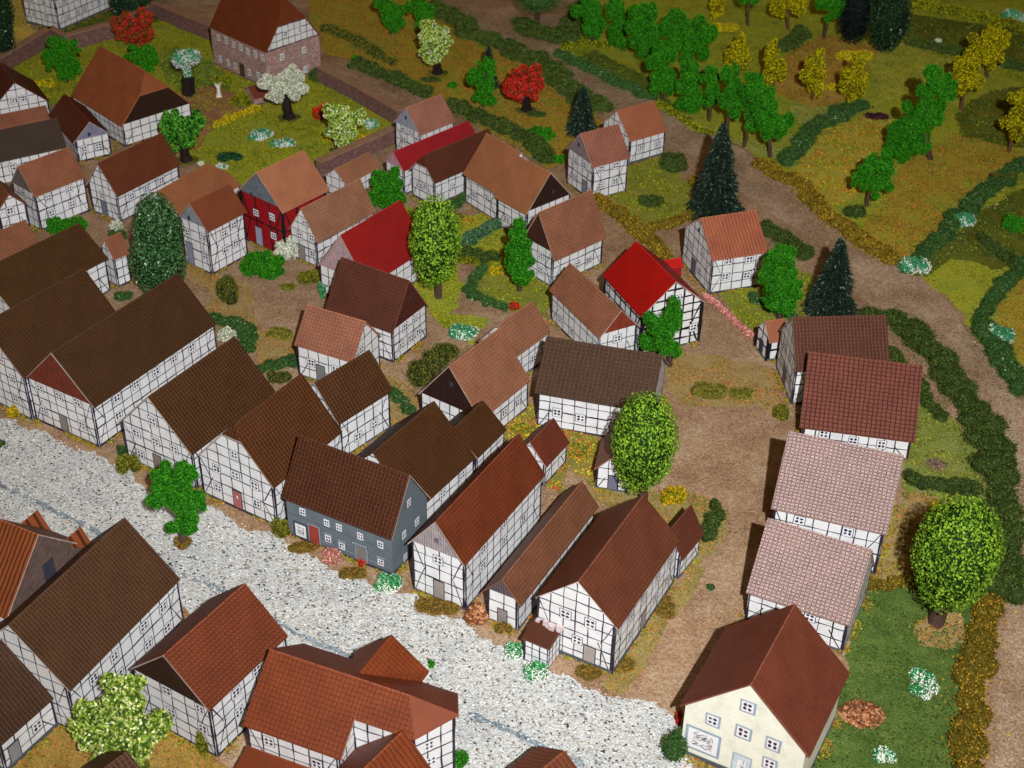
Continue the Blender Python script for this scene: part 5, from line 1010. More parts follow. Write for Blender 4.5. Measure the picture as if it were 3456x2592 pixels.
def scribble(mb, pt, s, z, w, h, n, d, mat, wd=.022):
    for _ in range(n):
        a = s + jit(w / 2); b = z + jit(h / 2); l = random.uniform(.1, .34); an = random.uniform(-.6, .9)
        ribbon(mb, pt, a, b, min(s + w / 2, a + l * math.cos(an)), b + l * math.sin(an), wd, d + random.uniform(0, .004), mat, .01, 2)
ROOTS = {}; WROOT = {}
for hi, (key, label, P, hip, rc, pat, ltt, par, plank, ex) in enumerate(HOUSES):
    random.seed(hi * 17 + 3)
    if key in ('wing60b', 'wing60c'): continue
    cx, cy, th, L, W, hw, hr, oe, og = P
    Mw = Matrix.Translation((cx, cy, 0)) @ Matrix.Rotation(th, 4, 'Z')
    wallmat = WHITE; tim = TIM; bold = 1.0; boards = plank is not None; nm = 'half_timbered_house'; cat = 'house'
    if key == 'grey17': wallmat = m_wall('slate grey plaster', (.135, .165, .185)); nm = 'shop_house'
    if key == 'yellow55': wallmat = m_wall('pale yellow plaster', (.82, .83, .70)); nm = 'shop_house'
    if key == 'redwall34': wallmat = m_wall('red plaster', (.34, .008, .012)); tim = TIMK; bold = 2.0
    if key == 'red48': tim = TIMK; bold = 2.1
    if key == 'shed50': tim = TIMK; bold = 2.2
    if key == 'stone': wallmat = m_stone('pink brown rubble stone', (.5, .33, .29)); nm = 'stone_house'
    if key == 'hut': wallmat = m_stone('pink brick', (.46, .30, .28)); nm = 'brick_hut'; cat = 'hut'
    if key == 'barn': nm = 'barn'; cat = 'barn'
    if key in ('shed11', 'shed29', 'shed50', 'redshed', 'leftorange', 'hatch39', 'leftlow'): nm = 'shed'; cat = 'shed'
    if key == 'redshed': wallmat = m_wall('red plaster', (.34, .008, .012))
    if key == 'villa': nm = 'villa'
    # root / annex
    mbw = MB()
    sl = (hr - hw) / (W / 2)
    iA, iB = hip
    ztopA = hr - .06 - iA * (hr - hw) * (1 if iA < .99 else 1); 
    def wallpoly(sd):
        pt, ln = side(P, sd); i = hip[0 if sd == 'A' else 1] if sd in 'AB' else 0
        base = -.02
        if sd in 'LR' or i >= .99: q = [(0, base), (ln, base), (ln, hw - .02), (0, hw - .02)]
        elif i > 0:
            zt = hr - i * (hr - hw) - .05; a = (zt - hw) / sl
            q = [(0, base), (ln, base), (ln, hw - .02), (ln - a, zt), (a, zt), (0, hw - .02)]
        else: q = [(0, base), (ln, base), (ln, hw - .02), (ln / 2, hr - .04), (0, hw - .02)]
        off = {'A': 0, 'R': 10, 'B': 20, 'L': 30}[sd]
        return [pt(s, z) for s, z in q], [(s + off, z) for s, z in q]
    for sd in 'ARBL':
        p, u = wallpoly(sd); mbw.poly(p, 0, u)
    if par:
        root = ROOTS[par]
        wobj = mbw.build('annex', wallmat, None)
        wobj.parent = root; wobj.matrix_basis = WROOT[par].inverted() @ Mw
        kid = wobj
    else:
        root = empty(nm, (cx, cy, 0), th, label, cat, None)
        ROOTS[key] = root; WROOT[key] = Mw
        wobj = mbw.build('wall', wallmat, root); kid = root
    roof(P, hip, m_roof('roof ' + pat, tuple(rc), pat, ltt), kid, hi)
    # timber frame on every side
    mt = MB()
    if key not in ('grey17', 'yellow55', 'stone', 'hut', 'redshed'):
        for sd in 'ABLR': timber(P, sd, hip, mt, boards and sd == 'A', bold)
        mt.build('timber_frame', tim, kid)
    elif key == 'stone':
        pt, ln = side(P, 'A'); zt = hr - iA * (hr - hw) - .1; a = (zt - hw) / sl; m2 = MB()
        m2.poly([pt(.05, hw, .02), pt(ln - .05, hw, .02), pt(ln - a, zt, .02), pt(a, zt, .02)], 0)
        for k in range(1, 9):
            s = ln * k / 9; m = min(s, ln - s); ribbon(m2, pt, s, hw, s, min(zt, hw + sl * m), .07, .03, 1)
        for k in range(0, 4):
            z = hw + (zt - hw) * k / 3.2; a2 = (z - hw) / sl; ribbon(m2, pt, a2, z, ln - a2, z, .08 if k else .14, .036, 1)
        m2.build('timbered_gable', [WHITE, TIM], kid)
    # plinth
    mp = MB()
    for sd in 'ABLR':
        pt, ln = side(P, sd); ph = .16 if key not in ('back46', 'villa', 'dark58', 'big23', 'yellow55') else .32
        mp.poly([pt(0, 0, .05), pt(ln, 0, .05), pt(ln, ph, .05), pt(0, ph, .05)]); mp.poly([pt(0, ph, .05), pt(ln, ph, .05), pt(ln, ph, 0), pt(0, ph, 0)])
    mp.build('plinth', PLG if ph > .2 or hi % 2 else PLB, kid)
    if boards and not (key == 'barn' and False):
        pt, ln = side(P, 'A'); mg = MB(); z0 = hw * .98
        if iA > 0 and iA < .99:
            zt = hr - iA * (hr - hw) - .06; a = (zt - hw) / sl
            q = [(.0, z0), (ln, z0), (ln - a, zt), (a, zt)]
        elif key == 'orange56': q = [(0, .3), (ln, .3), (ln, hw), (ln / 2, hr - .12), (0, hw)]
        else: q = [(.0, z0), (ln, z0), (ln / 2, hr - .1)]
        mg.poly([pt(s, z, .05) for s, z in q], 0, q)
        mg.poly([pt(q[0][0], q[0][1], .05), pt(q[0][0], q[0][1], 0), pt(q[1][0], q[1][1], 0), pt(q[1][0], q[1][1], .05)], 0)
        mg.build('plank_gable', m_boards('gable boards', tuple(plank)), kid)
    ws = .66
    for sd, s, z in ex.get('win', []):
        if key == 'grey17': window(P, sd, s, z, kid, .44, .56, sill='grey')
        elif key == 'yellow55': window(P, sd, s, z, kid, .68, .72, sill='grey')
        elif key in ('stone', 'villa'): window(P, sd, s, z, kid, .5, .68, sill='white' if key == 'stone' else None)
        else: window(P, sd, s, z, kid, ws, .68)
    for sd, s, z in ex.get('hatch', []):
        pt, ln = side(P, sd); m2 = MB(); w, h = (.3, .38) if key != 'orange56' else (.9, 1.3)
        m2.poly([pt(s - w / 2, z - h / 2, .075), pt(s + w / 2, z - h / 2, .075), pt(s + w / 2, z + h / 2, .075), pt(s - w / 2, z + h / 2, .075)])
        m2.build('gable_hatch', m_plain('dark hatch', (.04, .04, .06) if key != 'red20' else (.13, .11, .16)), kid)
    for dd in ex.get('door', []):
        sd, s, z, c = dd[:4]; w, h = dd[4:6] if len(dd) > 4 else (.72, 1.45)
        if key in ('mid22', 'shed29', 'shed50'): w, h = .6, 1.2
        if key == 'grey17': w, h = (.8, 1.5) if c[0] < .35 else (.5, 1.4)
        pt, ln = side(P, sd); m2 = MB(); zb = .1; s = min(max(s, w / 2 + .1), ln - w / 2 - .1)
        m2.poly([pt(s - w / 2 - .06, zb, .037), pt(s + w / 2 + .06, zb, .037), pt(s + w / 2 + .06, zb + h + .07, .037), pt(s - w / 2 - .06, zb + h + .07, .037)], 1)
        m2.poly([pt(s - w / 2, zb, .044), pt(s + w / 2, zb + jit(.02), .044), pt(s + w / 2, zb + h, .044), pt(s - w / 2, zb + h, .044)], 0)
        if key == 'hip15': m2.poly([pt(s - .06, .95, .05), pt(s + .06, .95, .05), pt(s + .06, 1.2, .05), pt(s - .06, 1.2, .05)], 2)
        if key == 'yellow55':
            m2.poly([pt(s - .24, .45, .05), pt(s + .24, .45, .05), pt(s + .24, 1.35, .05), pt(s - .24, 1.35, .05)], 2); scribble(m2, pt, s, .95, .28, .6, 12, .054, 3)
        m2.build('door', [m_plain('door paint', tuple(c), .75, .18), FRG if key in ('yellow55', 'grey17') else TIM, WINW, TIMK], kid)
    for sd, s, z in ex.get('shop', []):
        pt, ln = side(P, sd); m2 = MB(); w, h = (1.75, 1.5) if key == 'yellow55' else (.85, 1.05)
        for a, d, m in ((.16, .04, 1), (0, .047, 0)):
            m2.poly([pt(s - w / 2 - a, z - h / 2 - a, d), pt(s + w / 2 + a, z - h / 2 - a, d), pt(s + w / 2 + a, z + h / 2 + a, d), pt(s - w / 2 - a, z + h / 2 + a, d)], m)
        scribble(m2, pt, s - .05, z, w * .72, h * .66, 70 if key == 'yellow55' else 40, .052, 2, .03 if key == 'yellow55' else .022)
        m2.build('shop_window', [WINW, FRG if key == 'yellow55' else m_plain('dark frame grey', (.05, .06, .075)), TIMK], kid)
    for sd, s, z in ex.get('sign', []):
        pt, ln = side(P, sd); m2 = MB(); w, h = 1.15, .17
        for a, d, m in ((.04, .05, 1), (0, .056, 0)):
            m2.poly([pt(s - w / 2 - a, z - h / 2 - a, d), pt(s + w / 2 + a, z - h / 2 - a, d), pt(s + w / 2 + a, z + h / 2 + a, d), pt(s - w / 2 - a, z + h / 2 + a, d)], m)
        for k in range(11): ribbon(m2, pt, s - .45 + k * .085, z + jit(.025), s - .40 + k * .085, z + jit(.03), .04, .062, 1, .005, 1)
        m2.build('shop_sign', [FRG, PLB], kid)
    if key == 'grey17':
        m2 = MB()
        for sd in 'LA':
            pt, ln = side(P, sd)
            ribbon(m2, pt, 0, .55, ln, .55, .03, .02, 0, .004); 
            if sd == 'L':
                ribbon(m2, pt, 0, 1.95, ln, 1.95, .022, .02, 1, .004)
                for dd in ex['win'][4:]:
                    pass
                for (s_, z_) in [(w_[1], w_[2]) for w_ in ex['win'] if w_[0] == 'L' and w_[2] < 1.7]: ribbon(m2, pt, s_ - .3, z_ + .4, s_ + .3, z_ + .4, .08, .03, 2, .004, 1)
        m2.build('wall_trim', [FRG, PLB, m_plain('pale blue grey trim', (.33, .39, .43))], kid)
    if key == 'big23':
        m2 = MB(); m2.box(-6.05, -4.56, .95, 2.6, 0, 1.85, 0)
        an = m2.build('porch', WHITE, root); m3 = MB()
        m3.poly([(-6.2, .82, 1.86), (-4.55, .82, 2.12), (-4.55, 2.72, 2.2), (-6.2, 2.72, 1.9)], 0, [(0, 0), (1.6, 0), (1.6, 1.9), (0, 1.9)])
        m3.poly([(-6.2, .82, 1.76), (-6.2, .82, 1.86), (-6.2, 2.72, 1.9), (-6.2, 2.72, 1.8)]); m3.poly([(-6.2, .82, 1.76), (-4.55, .82, 2.02), (-4.55, .82, 2.12), (-6.2, .82, 1.86)])
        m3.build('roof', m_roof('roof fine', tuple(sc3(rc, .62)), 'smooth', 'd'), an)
        m4 = MB(); PP = [0, 0, 0, 1.49, 1.65, 1.85, 2.4, 0, 0]
        for sd in 'AR':
            pt0, ln = side(PP, sd); pt = lambda s, z, d=0., q=pt0: (q(s, z, d)[0] - 5.305, q(s, z, d)[1] + 1.775, z)
            for k in (0, .33, .66, 1): ribbon(m4, pt, .06 + (ln - .12) * k, 0, .06 + (ln - .12) * k, 1.8, .1 if k in (0, 1) else .07, .016 + .004 * (k in (0, 1)))
            for z in (.05, .6, 1.2, 1.8): ribbon(m4, pt, 0, z, ln, z, .07, .01)
        m4.build('timber_frame', TIM, an)
        m5 = MB()
        for k in range(14):
            x, y, r = -4.75 + jit(.2), 1.6 + jit(.9), random.uniform(.08, .2); m5.box(x - r, x + r, y - r, y + r, 2.1, 2.1 + random.uniform(.1, .35))
        m5.build('broken_plaster', m_wall('pinkish plaster', (.62, .52, .52)), an)
    if key == 'wing60a':
        m2 = MB(); y0 = W / 2; m2.box(-L / 2 + .3, L / 2 - .1, y0 + .06, y0 + 2.6, 0, 1.35, 0); an = m2.build('lean_to', WHITE, root); m3 = MB()
        m3.poly([(-L / 2 + .1, y0 + .05, 2.15), (-L / 2 + .1, y0 + 2.85, 1.35), (L / 2 + .1, y0 + 2.85, 1.35), (L / 2 + .1, y0 + .05, 2.15)][::-1], 0, [(0, 0), (0, 3), (5, 3), (5, 0)])
        m3.poly([(L / 2 + .1, y0 + .05, 2.15), (L / 2 + .1, y0 + 2.85, 1.35), (L / 2 + .1, y0 + 2.85, 1.2), (L / 2 + .1, y0 + .05, 1.2)], 1)
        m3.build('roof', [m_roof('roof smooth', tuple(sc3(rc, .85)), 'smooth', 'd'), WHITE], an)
        # narrower end block with slanted end wall, and rear cross wing
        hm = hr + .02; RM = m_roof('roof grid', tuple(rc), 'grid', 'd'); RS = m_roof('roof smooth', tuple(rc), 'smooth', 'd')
        fp = [(-2.7, 1.42, 5.08), (-6.3, 1.42, 5.08), (-7.75, -.55, 5.45), (-6.2, -3.1, 3.75), (-2.7, -3.1, 3.75)]
        m2 = MB(); mt2 = MB()
        for i in range(4):
            a, b = fp[i], fp[i + 1]; m2.poly([(b[0], b[1], 0), (a[0], a[1], 0), a, b], 0)
            dx, dy = b[0] - a[0], b[1] - a[1]; l_ = math.hypot(dx, dy); nx, ny = (-dy / l_, dx / l_) if False else (dy / l_, -dx / l_)
            cxm, cym = (a[0] + b[0]) / 2 + 5, (a[1] + b[1]) / 2 + .8
            if nx * cxm + ny * cym < 0: nx, ny = -nx, -ny
            def pt(s, z, d=0., a=a, dx=dx, dy=dy, l_=l_, nx=nx, ny=ny): return (a[0] + dx * s / l_ + nx * d, a[1] + dy * s / l_ + ny * d, z)
            if i in (0, 1):
                k = max(3, round(l_ / .85))
                for j in range(k + 1): 
                    s_ = min(max(l_ * j / k, .06), l_ - .06); ribbon(mt2, pt, s_, 0, s_, a[2] + (b[2] - a[2]) * s_ / l_ - .05, .15 if j in (0, k) else .085, .016)
                for j in range(1, 6): ribbon(mt2, pt, 0, .85 * j, l_, .85 * j, .085, .01)
        an = m2.build('annex', WHITE, root); mt2.build('timber_frame', TIM, an); m3 = MB(); A_, B_ = (-2.85, 0, hm), (-5.4, 0, hm)
        n1, n0, f1, f2, f3 = (-6.45, 1.58, 5.13), (-2.85, 1.58, 5.13), (-8., -.56, 5.5), (-6.7, -3.3, 3.78), (-2.85, -3.3, 3.78)
        for poly, mi in (([n0, A_, B_, n1], 0), ([n1, B_, f1], 1), ([B_, A_, f3, f2, f1], 0)): m3.poly(poly, mi, [(x, math.hypot(y, hm - z)) for x, y, z in poly])
        for a, b in ((n0, n1), (n1, f1), (f1, f2), (f2, f3)): m3.poly([a, b, (b[0], b[1], b[2] - .13), (a[0], a[1], a[2] - .13)], 1)
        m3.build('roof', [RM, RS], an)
        for w_ in ((.9, 3.9), (1.0, 2.6)): 
            a, b = fp[1], fp[2]; 
            PP = [0, 0, 0, 2.446, 2.446, 5, 5, 0, 0]; m5 = MB(); l_ = math.hypot(b[0] - a[0], b[1] - a[1]); ux, uy = (b[0] - a[0]) / l_, (b[1] - a[1]) / l_
            def pt(s, z, d=0.): return (a[0] + ux * s + (-.0) + (-abs(uy)) * d, a[1] + uy * s + abs(ux) * d, z)
            s_, z_ = w_; m5.poly([pt(s_ - .3, z_ - .33, .04), pt(s_ + .3, z_ - .33, .04), pt(s_ + .3, z_ + .33, .04), pt(s_ - .3, z_ + .33, .04)], 0)
            for ax in (-1, 1):
                for az in (-1, 1): m5.poly([pt(s_ + ax * .13 + .09 * math.cos(q_), z_ + az * .14 + .1 * math.sin(q_), .046) for q_ in [j * 1.047 for j in range(6)]], 1)
            m5.build('window', [WINW, PANE], an)
        m2 = MB(); m2.box(-4.1, -.3, -4.1, -2.6, 0, 3.8); an = m2.build('cross_wing', WHITE, root); m3 = MB()
        r0, r1 = (-1.9, -.6, 5.75), (-2.2, -4.3, 5.6)
        for poly in ([r0, r1, (-4.5, -4.3, 3.6), (-4.5, -3.2, 3.75)], [r1, r0, (-.1, -3.2, 3.75), (-.1, -4.3, 3.6)]): m3.poly(poly, 0, [(y, math.hypot(x + 2, hm - z)) for x, y, z in poly])
        m3.poly([r1, (-.3, -4.12, 3.7), (-4.1, -4.12, 3.7)], 1)
        m3.build('roof', [RM, WHITE], an)
    if key == 'orange56':
        for x in (-1.2, 2.2):
            m3 = MB(); yy = -W / 2 + 1.2; zz = hw + .55
            m3.poly([(x - .7, yy - 1.2, zz - .5), (x + .7, yy - 1.2, zz - .5), (x, yy - 1.2, zz + .75)], 0, [(0, 0), (1, 0), (.5, 1)])
            m3.poly([(x - .8, yy - 1.25, zz - .6), (x, yy - 1.25, zz + .8), (x, yy + .9, zz + .8)], 0, [(0, 0), (0, 1), (1, 1)]); m3.poly([(x + .8, yy - 1.25, zz - .6), (x, yy + .9, zz + .8), (x, yy - 1.25, zz + .8)], 0, [(0, 0), (1, 1), (0, 1)])
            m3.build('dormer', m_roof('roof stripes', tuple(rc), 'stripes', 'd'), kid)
    if key == 'gold27':
        m3 = MB(); 
        for k in range(9):
            x, y = -L / 2 + random.uniform(.2, 2.4), W / 2 + random.uniform(-.6, .7); z = hw + (W / 2 - y) * sl + .16; a = random.uniform(.2, .5)
            m3.poly([(x - a, y - .18, z + jit(.08)), (x + a, y - .15, z + jit(.08)), (x + a * .9, y + .2, z - .3 + jit(.1)), (x - a * 1.1, y + .22, z - .3 + jit(.1))], 0, [(0, 0), (1, 0), (1, 1), (0, 1)])
        m3.build('broken_roof_slats', m_plain('bare wood slats', tuple(sc3(rc, .8)), .8, .3), kid)
# ------------------------------------------------------------------ brick walls
bm_ = m_stone('dark red brick', (.24, .13, .115)); cap = m_plain('brown wall cap', (.34, .19, .11), .8, .25)
for label, pts, h, w in WALLS:
    g = np.array(pts[0]); root = empty('brick_wall', (g[0], g[1], 0), 0, label, 'wall'); mb = MB(); mc = MB()
    n = len(pts); P = np.array(pts) - g; T = np.array([unit(np.array([P[min(i + 1, n - 1)] - P[max(i - 1, 0)]]))[0] for i in range(n)]); N = np.c_[-T[:, 1], T[:, 0]]
    def row(off, z): return [(P[i][0] + N[i][0] * off, P[i][1] + N[i][1] * off, z) for i in range(n)]
    cum = [0]
    for i in range(1, n): cum.append(cum[-1] + float(np.linalg.norm(P[i] - P[i - 1])))
    for o1, z1, o2, z2, b in ((-w / 2, 0, -w / 2, h, mb), (w / 2, h, w / 2, 0, mb), (-w / 2 - .08, h, -w / 2 - .08, h + .14, mc), (-w / 2 - .08, h + .14, w / 2 + .08, h + .14, mc), (w / 2 + .08, h + .14, w / 2 + .08, h, mc)):
        r1, r2 = row(o1, z1), row(o2, z2)
        for i in range(n - 1): b.poly([r1[i], r1[i + 1], r2[i + 1], r2[i]], 0, [(cum[i], z1), (cum[i + 1], z1), (cum[i + 1], z2), (cum[i], z2)])
    for b, ww, z0, z1 in ((mb, w / 2, 0, h), (mc, w / 2 + .08, h, h + .14)):
        for i in (0, n - 1):
            b.poly([(P[i][0] - N[i][0] * ww, P[i][1] - N[i][1] * ww, z0), (P[i][0] + N[i][0] * ww, P[i][1] + N[i][1] * ww, z0), (P[i][0] + N[i][0] * ww, P[i][1] + N[i][1] * ww, z1), (P[i][0] - N[i][0] * ww, P[i][1] - N[i][1] * ww, z1)], 0, [(0, 0), (ww * 2, 0), (ww * 2, 1), (0, 1)])
    mb.build('brickwork', bm_, root); mc.build('wall_cap', cap, root)
# ------------------------------------------------------------------ trees
BARK = m_plain('brown bark', (.09, .05, .035), .8, .4); BARKB = m_plain('black plastic bark', (.022, .015, .015), .35, .4); BARKR = m_plain('red brown stem', (.14, .06, .035), .8, .3)
for (name, label, kind, g, bl, tr, group, cat, E) in TREES:
    seed = int(abs(g[0] * 31 + g[1] * 17)); rng = np.random.default_rng(seed); random.seed(seed)
    root = empty(name, (g[0], g[1], 0), 0, label, cat, group); org = np.array([g[0], g[1], 0.])
    if kind == 'conifer':
        H, R0 = bl[0]; R0 *= .88; n = int(R0 * H * 620); t = rng.random(n) ** .62; t = 1 - t; z = .15 + t * (H - .2)
        lay = .82 + .26 * ((t * 9 + .15 * np.sin(t * 40)) % 1.0) ** 1.0
        an = rng.uniform(0, 2 * np.pi, n); irr = 1 + .13 * np.sin(an * 5 + z * 2.3) + .07 * np.sin(an * 11 - z * 5)
        rr = R0 * (1 - t) ** .85 * (1.08 - .26 * ((t * 9) % 1.0)) * irr * rng.uniform(.72, 1.04, n) + .04
        C = np.c_[rr * np.cos(an), rr * np.sin(an), z]; out = np.c_[np.cos(an), np.sin(an), np.full(n, -.25)]
        side_ = unit(np.cross(out, rng.normal(0, 1, (n, 3)))); ln = rng.uniform(.16, .36, n)[:, None] * (1 + .4 * (1 - t))[:, None]
        V = np.stack([C - side_ * .045, C + side_ * .045, C + unit(out + rng.normal(0, .35, (n, 3))) * ln], 1).reshape(-1, 3)
        V[:, 2] = np.maximum(V[:, 2], .03)
        Fq = np.arange(n * 3).reshape(n, 3); r = np.clip(.3 + rng.random(n) * .7 - .2 * (rr < R0 * (1 - t) * .75), 0, 1)  # needles deep in the crown get a darker colour, as painted shade
        # inner cone coloured dark for the shade behind the needles
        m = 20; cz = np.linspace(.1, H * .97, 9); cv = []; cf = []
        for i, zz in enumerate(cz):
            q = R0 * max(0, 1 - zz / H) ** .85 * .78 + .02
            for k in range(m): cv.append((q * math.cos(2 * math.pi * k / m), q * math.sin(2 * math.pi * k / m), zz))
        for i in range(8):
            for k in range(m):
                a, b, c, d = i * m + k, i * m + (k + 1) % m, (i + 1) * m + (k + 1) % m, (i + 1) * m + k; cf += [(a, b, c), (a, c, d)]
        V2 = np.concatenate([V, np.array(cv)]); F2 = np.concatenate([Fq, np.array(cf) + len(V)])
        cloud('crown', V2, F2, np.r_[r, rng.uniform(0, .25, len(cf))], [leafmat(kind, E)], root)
        v, f = tube([(0, 0, 0), (0, 0, H * .5)], [.2, .12]); mb = MB(); mb.v = v; mb.f = f; mb.m = [0] * len(f); mb.uv = [[(0, 0)] * 4] * len(f); mb.build('trunk', BARK, root)
        continue
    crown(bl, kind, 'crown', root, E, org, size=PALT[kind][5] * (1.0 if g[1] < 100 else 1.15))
    c = np.mean(np.array([b[:3] for b in bl]), 0) - org; top = max(.5, min(b[2] - b[4] * .3 for b in bl))
    bark = BARKB if kind in ('pale', 'blossom', 'scarlet', 'leafmid', 'rust') else (BARKR if kind == 'yellow' else BARK)
    if kind not in ('darkcol', 'conif2'):
        pts = []; rad = []; n = 6; hh = max(.6, c[2])
        for i in range(n):
            t = i / (n - 1); pts.append((c[0] * t + .05 * math.sin(t * 7 + seed), c[1] * t + .05 * math.cos(t * 5 + seed), hh * t)); rad.append(tr * (1.0 - .45 * t) * (1.45 if i == 0 and bark is BARKB else 1))
        v, f = tube(pts, rad); mb = MB(); mb.v = v; mb.f = list(f)
        for b in bl[:5]:
            e = np.array(b[:3]) - org; s = np.array(pts[3]); v2, f2 = tube([tuple(s), tuple(s * .5 + e * .5 + np.array([0, 0, -.1])), tuple(e)], [tr * .55, tr * .35, tr * .15], 6)
            o_ = len(mb.v); mb.v += v2; mb.f += [tuple(a + o_ for a in q) for q in f2]
        mb.m = [0] * len(mb.f); mb.uv = [[(0, 0)] * 4] * len(mb.f); mb.build('trunk', bark, root)
        if bark is BARKB:   # moulded disc foot covered in flock
            mb = MB(); k = 22; R_ = 1.15
            ring = [(R_ * (1 + .12 * math.sin(3 * a) + jit(.08)) * math.cos(a), R_ * (1 + .1 * math.cos(2 * a) + jit(.08)) * math.sin(a), .09) for a in [2 * math.pi * i / k for i in range(k)]]
            for i in range(k): mb.poly([(0, 0, .16), ring[i], ring[(i + 1) % k]])
            mb.build('foot_plate', GM['darkolive'], root)
# ------------------------------------------------------------------ bushes, flowers, hedges
for (name, label, kind, g, rx, ry, h, group, cat, E) in BUSHES:
    seed = int(abs(g[0] * 13 + g[1] * 7)) + 5; rng = np.random.default_rng(seed)
    bl = []
    k = 6 if rx > .5 else 3
    for i in range(k):
        a = 2 * math.pi * i / k + rng.uniform(0, .8); q = rng.uniform(.3, .6)
        r_ = max(.16, min(rx, max(ry, .3)) * rng.uniform(.42, .62)); bl.append((g[0] + rx * q * math.cos(a), g[1] + max(ry, .4) * q * math.sin(a), h * rng.uniform(.2, .5), max(r_, rx * .35), h * rng.uniform(.42, .62)))
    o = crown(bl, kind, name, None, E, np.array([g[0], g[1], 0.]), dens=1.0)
    o.location = (g[0], g[1], 0); tag(o, label, cat, group)
SK = {}
def T_(P, i): return (P[i + 1] - P[i]) / np.linalg.norm(P[i + 1] - P[i])
for (name, label, kind, pts, w, h, cat, E) in HEDGES:
    seed = int(abs(pts[0][0] * 13 + pts[0][1] * 7)) + 5; rng = np.random.default_rng(seed)
    P = np.array(pts); g = P[0]; bl = []
    for i in range(len(P) - 1):
        L_ = np.linalg.norm(P[i + 1] - P[i]); k = max(1, int(L_ / (w * .21)))
        t_ = rng.random(int(L_ * w * 26)); SK.setdefault(kind, []).append(P[i] + (P[i + 1] - P[i]) * t_[:, None] + np.array([-T_(P, i)[1], T_(P, i)[0]]) * rng.normal(0, .52, len(t_))[:, None] * w)
        T = (P[i + 1] - P[i]) / L_; N = np.array([-T[1], T[0]])
        for j in range(k):
            q = P[i] + (P[i + 1] - P[i]) * (j + rng.uniform(-.2, .2)) / k + N * rng.uniform(-.2, .2) * w
            for _ in range(2):
                hh = h * rng.uniform(.7, 1.1); q2 = q + rng.normal(0, .12, 2) * w; bl.append((q2[0], q2[1], hh * .35, w * rng.uniform(.24, .4), hh * .55))
    kk = kind
    o = crown(bl, kk if kk != 'hedgegr' else 'teal2' if False else kk, name, None, E, np.array([g[0], g[1], 0.]), size=PALT[kind][5] * 1.15, dens=.8)
    o.location = (g[0], g[1], 0); tag(o, label, cat)
# ------------------------------------------------------------------ small things
g = MISC['statue']; root = empty('statue', (g[0], g[1], 0), .3, 'small white statue with raised arms standing in the reddish forecourt', 'statue')
sw = m_plain('white statue paint', (.85, .82, .74), .5, .1); mb = MB()
v, f = tube([(0, 0, .12), (0, 0, .5), (.02, 0, .9), (0, 0, 1.15), (0, 0, 1.25), (0, 0, 1.4), (0, 0, 1.5)], [.26, .2, .17, .22, .09, .14, .04], 10); mb.v = v; mb.f = list(f)
for sx in (-1, 1):
    v2, f2 = tube([(0, 0, 1.1), (sx * .22, 0, 1.25), (sx * .3, 0, 1.6)], [.09, .07, .05], 6); o_ = len(mb.v); mb.v += v2; mb.f += [tuple(a + o_ for a in q) for q in f2]
mb.m = [0] * len(mb.f); mb.uv = [[(0, 0)] * 4] * len(mb.f); mb.build('figure', sw, root); mb = MB(); mb.box(-.3, .3, -.3, .3, 0, .14); mb.build('pedestal', sw, root)
g = MISC['planter']; root = empty('tree_stump_planter', (g[0], g[1], 0), .2, 'black stump carrying a white and green flowering clump in the walled garden', 'planter')
mb = MB(); v, f = tube([(0, 0, 0), (0, 0, .9), (.05, 0, 1.9)], [.75, .62, .66], 9); mb.v = v + [(.05, 0, 1.92)]; mb.f = list(f) + [(18 + k, 18 + (k + 1) % 9, 27) for k in range(9)]; mb.m = [0] * len(mb.f); mb.uv = [[(0, 0)] * len(q) for q in mb.f]
mb.build('stump', BARKB, root); rng = np.random.default_rng(3)
crown([(g[0] - .3, g[1], 4.0, 1.0, .8), (g[0] + .6, g[1], 4.2, 1.0, .8), (g[0] + .1, g[1], 2.6, .4, .8)], 'whitefl', 'flowering_clump', root, .6, np.array([g[0], g[1], 0.]))
for nm, key, lab, R_, n, hh in (('wood_chip_pile', 'wood1', 'tall orange-brown pile of wood chips between two street houses', .75, 260, 1.15), ('wood_chip_pile', 'wood2', 'flat brown pile of wood chips on the dark green lawn', 1.25, 330, .45), ('wood_chip_pile', 'woodp3', 'tiny tan heap of chips beside the two storey ribbed roof house', .7, 90, .6)):
    g = MISC[key]; rng = np.random.default_rng(n); a = rng.uniform(0, 6.283, n); r = np.sqrt(rng.random(n)) * R_; z = hh * (1 - (r / R_) ** 1.6) * rng.uniform(.75, 1, n) + .08
    C = np.c_[r * np.cos(a), r * np.sin(a) * .8, z]; V, Fq = flakes(C, np.tile([0, 0, 1.], (n, 1)), .42, .7, .9)
    V[:, 2] = np.maximum(V[:, 2], .06); V2 = V.copy(); V2[:, 2] -= .045
    F2 = np.concatenate([Fq, Fq[:, ::-1] + len(V)] + [np.c_[Fq[:, i], Fq[:, i] + len(V), Fq[:, (i + 1) % 4] + len(V), Fq[:, (i + 1) % 4]] for i in range(4)])
    rr = rng.random(n); tri = np.concatenate([F2[:, [0, 1, 2]], F2[:, [0, 2, 3]]])
    o = cloud(nm, np.concatenate([V, V2]), tri, np.tile(np.tile(rr, 6), 2), [m_leaf('wood chips', sr(120, 72, 44), sr(165, 108, 70), sr(200, 145, 102), sr(215, 165, 125), .9)]); o.location = (g[0], g[1], 0); tag(o, lab, 'wood chips')
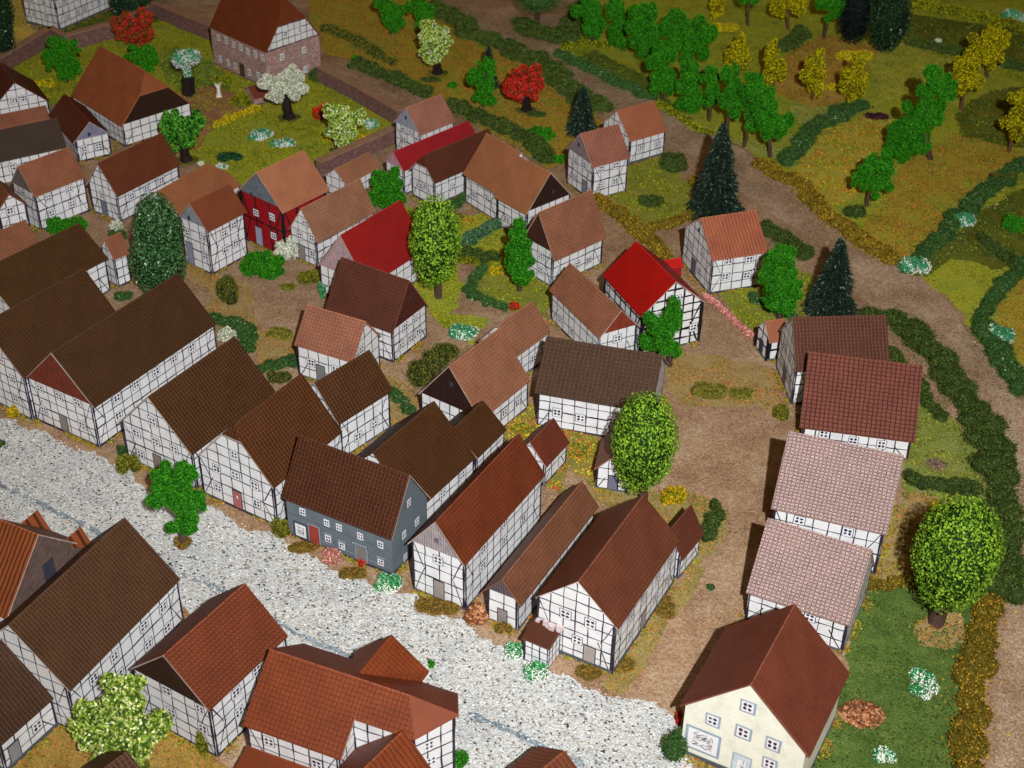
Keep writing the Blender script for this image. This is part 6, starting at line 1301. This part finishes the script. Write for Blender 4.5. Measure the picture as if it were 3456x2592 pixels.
# loose flocking fibres on meadows and lawns, uncountable
def inside(pts, poly):
    x, y = pts[:, 0], pts[:, 1]; c = np.zeros(len(pts), bool); q = np.array(poly); j = len(q) - 1
    for i in range(len(q)):
        xi, yi = q[i]; xj, yj = q[j]
        with np.errstate(divide='ignore', invalid='ignore'): c ^= ((yi > y) != (yj > y)) & (x < (xj - xi) * (y - yi) / (yj - yi + 1e-12) + xi)
        j = i
    return c
FC = dict(ochre='gold2', olive='olive3', olive2='gold2', lightolive='olive2', flowery='mixfl', flowerfar='mixfl', darkolive='hedgedk', darkgreen='hedgedk', green='hedgegr', green2='olive3', palegreen='olive2', palegreen2='olive', brown='gold2', lightochre='gold2', ochresand='gold2', lawn='hedgedk', ochre2='olive2')
rng = np.random.default_rng(21)
acc = {}
for (name, mat, layer, pts, rough) in ZONES:
    if mat not in FC: continue
    q = np.array(pts); lo, hi_ = np.maximum(q.min(0), [-75, 46]), np.minimum(q.max(0), [75, 185]); area = np.prod(hi_ - lo)
    n = int(min(70000, area * 34)); X = rng.uniform(lo, hi_, (n, 2)); X = X[inside(X, pts)]
    w_ = lump(np.c_[X, np.zeros(len(X))], .9, 5) > -.25; X = X[w_]; acc.setdefault(FC[mat], []).append(X)
fr = []
for h_ in HOUSES:
    cx, cy, th, L, W = h_[2][:5]; n = int((L + W) * 150); per = rng.random(n); off = np.abs(rng.normal(0, .28, n)) + .03
    sd_ = rng.integers(0, 4, n); u = np.where(sd_ < 2, (per - .5) * L, np.where(sd_ == 2, L / 2 + off, -L / 2 - off)); v_ = np.where(sd_ < 2, np.where(sd_ == 0, W / 2 + off, -W / 2 - off), (per - .5) * W)
    c_, s_ = math.cos(th), math.sin(th); X = np.c_[cx + u * c_ - v_ * s_, cy + u * s_ + v_ * c_]
    fr.append(X[lump(np.c_[X, np.zeros(n)], 1.3, 8) > -.05])
X = np.concatenate(fr); X = X[(X[:, 1] > 46)]
for k_, v__ in SK.items():
    if k_ not in ('pinkfl', 'yellowfl'): acc.setdefault(k_, []).extend(v__)
acc.setdefault('gold2', []).append(X[::2]); acc.setdefault('olive', []).append(X[1::2])
for kd, xs in acc.items():
    X = np.concatenate(xs); n = len(X); C = np.c_[X, rng.uniform(.05, .14, n)]
    V, Fq = flakes(C, np.tile([0, 0, 1.], (n, 1)), .2, .9, .7); V[:, 2] = np.maximum(V[:, 2], .035)
    o = cloud('grass_flock', V, np.concatenate([Fq[:, [0, 1, 2]], Fq[:, [0, 2, 3]]]), np.tile(.3 + .7 * rng.random(n), 2), [leafmat(kd, .72)]); o['kind'] = 'stuff'
# loose pebbles on the street
st = [z for z in ZONES if z[1] == 'gravel'][0][3]; n = 26000; X = rng.uniform([-45, 48], [22, 96], (n, 2)); X = X[inside(X, st)]; n = len(X)
C = np.c_[X, np.full(n, .055)]; r = rng.uniform(.035, .085, n)
oc = np.array([[1, 0, 0], [0, 1, 0], [-1, 0, 0], [0, -1, 0], [0, 0, .8], [0, 0, -.8]]); of = np.array([[0, 1, 4], [1, 2, 4], [2, 3, 4], [3, 0, 4]])
V = (C[:, None, :] + oc[None] * r[:, None, None] * rng.uniform(.7, 1.2, (n, 6, 1))); Fp = (np.arange(n)[:, None, None] * 6 + of[None]).reshape(-1, 3)
rr = np.repeat(np.clip(rng.random(n) * 1.2, .26, 1) * (rng.random(n) > .05), 4)
o = cloud('loose_pebbles', V.reshape(-1, 3), Fp, rr, [m_leaf('pebbles', (.07, .07, .08), (.66, .7, .72), (.8, .82, .82), (.92, .92, .9), .8)]); o['kind'] = 'stuff'
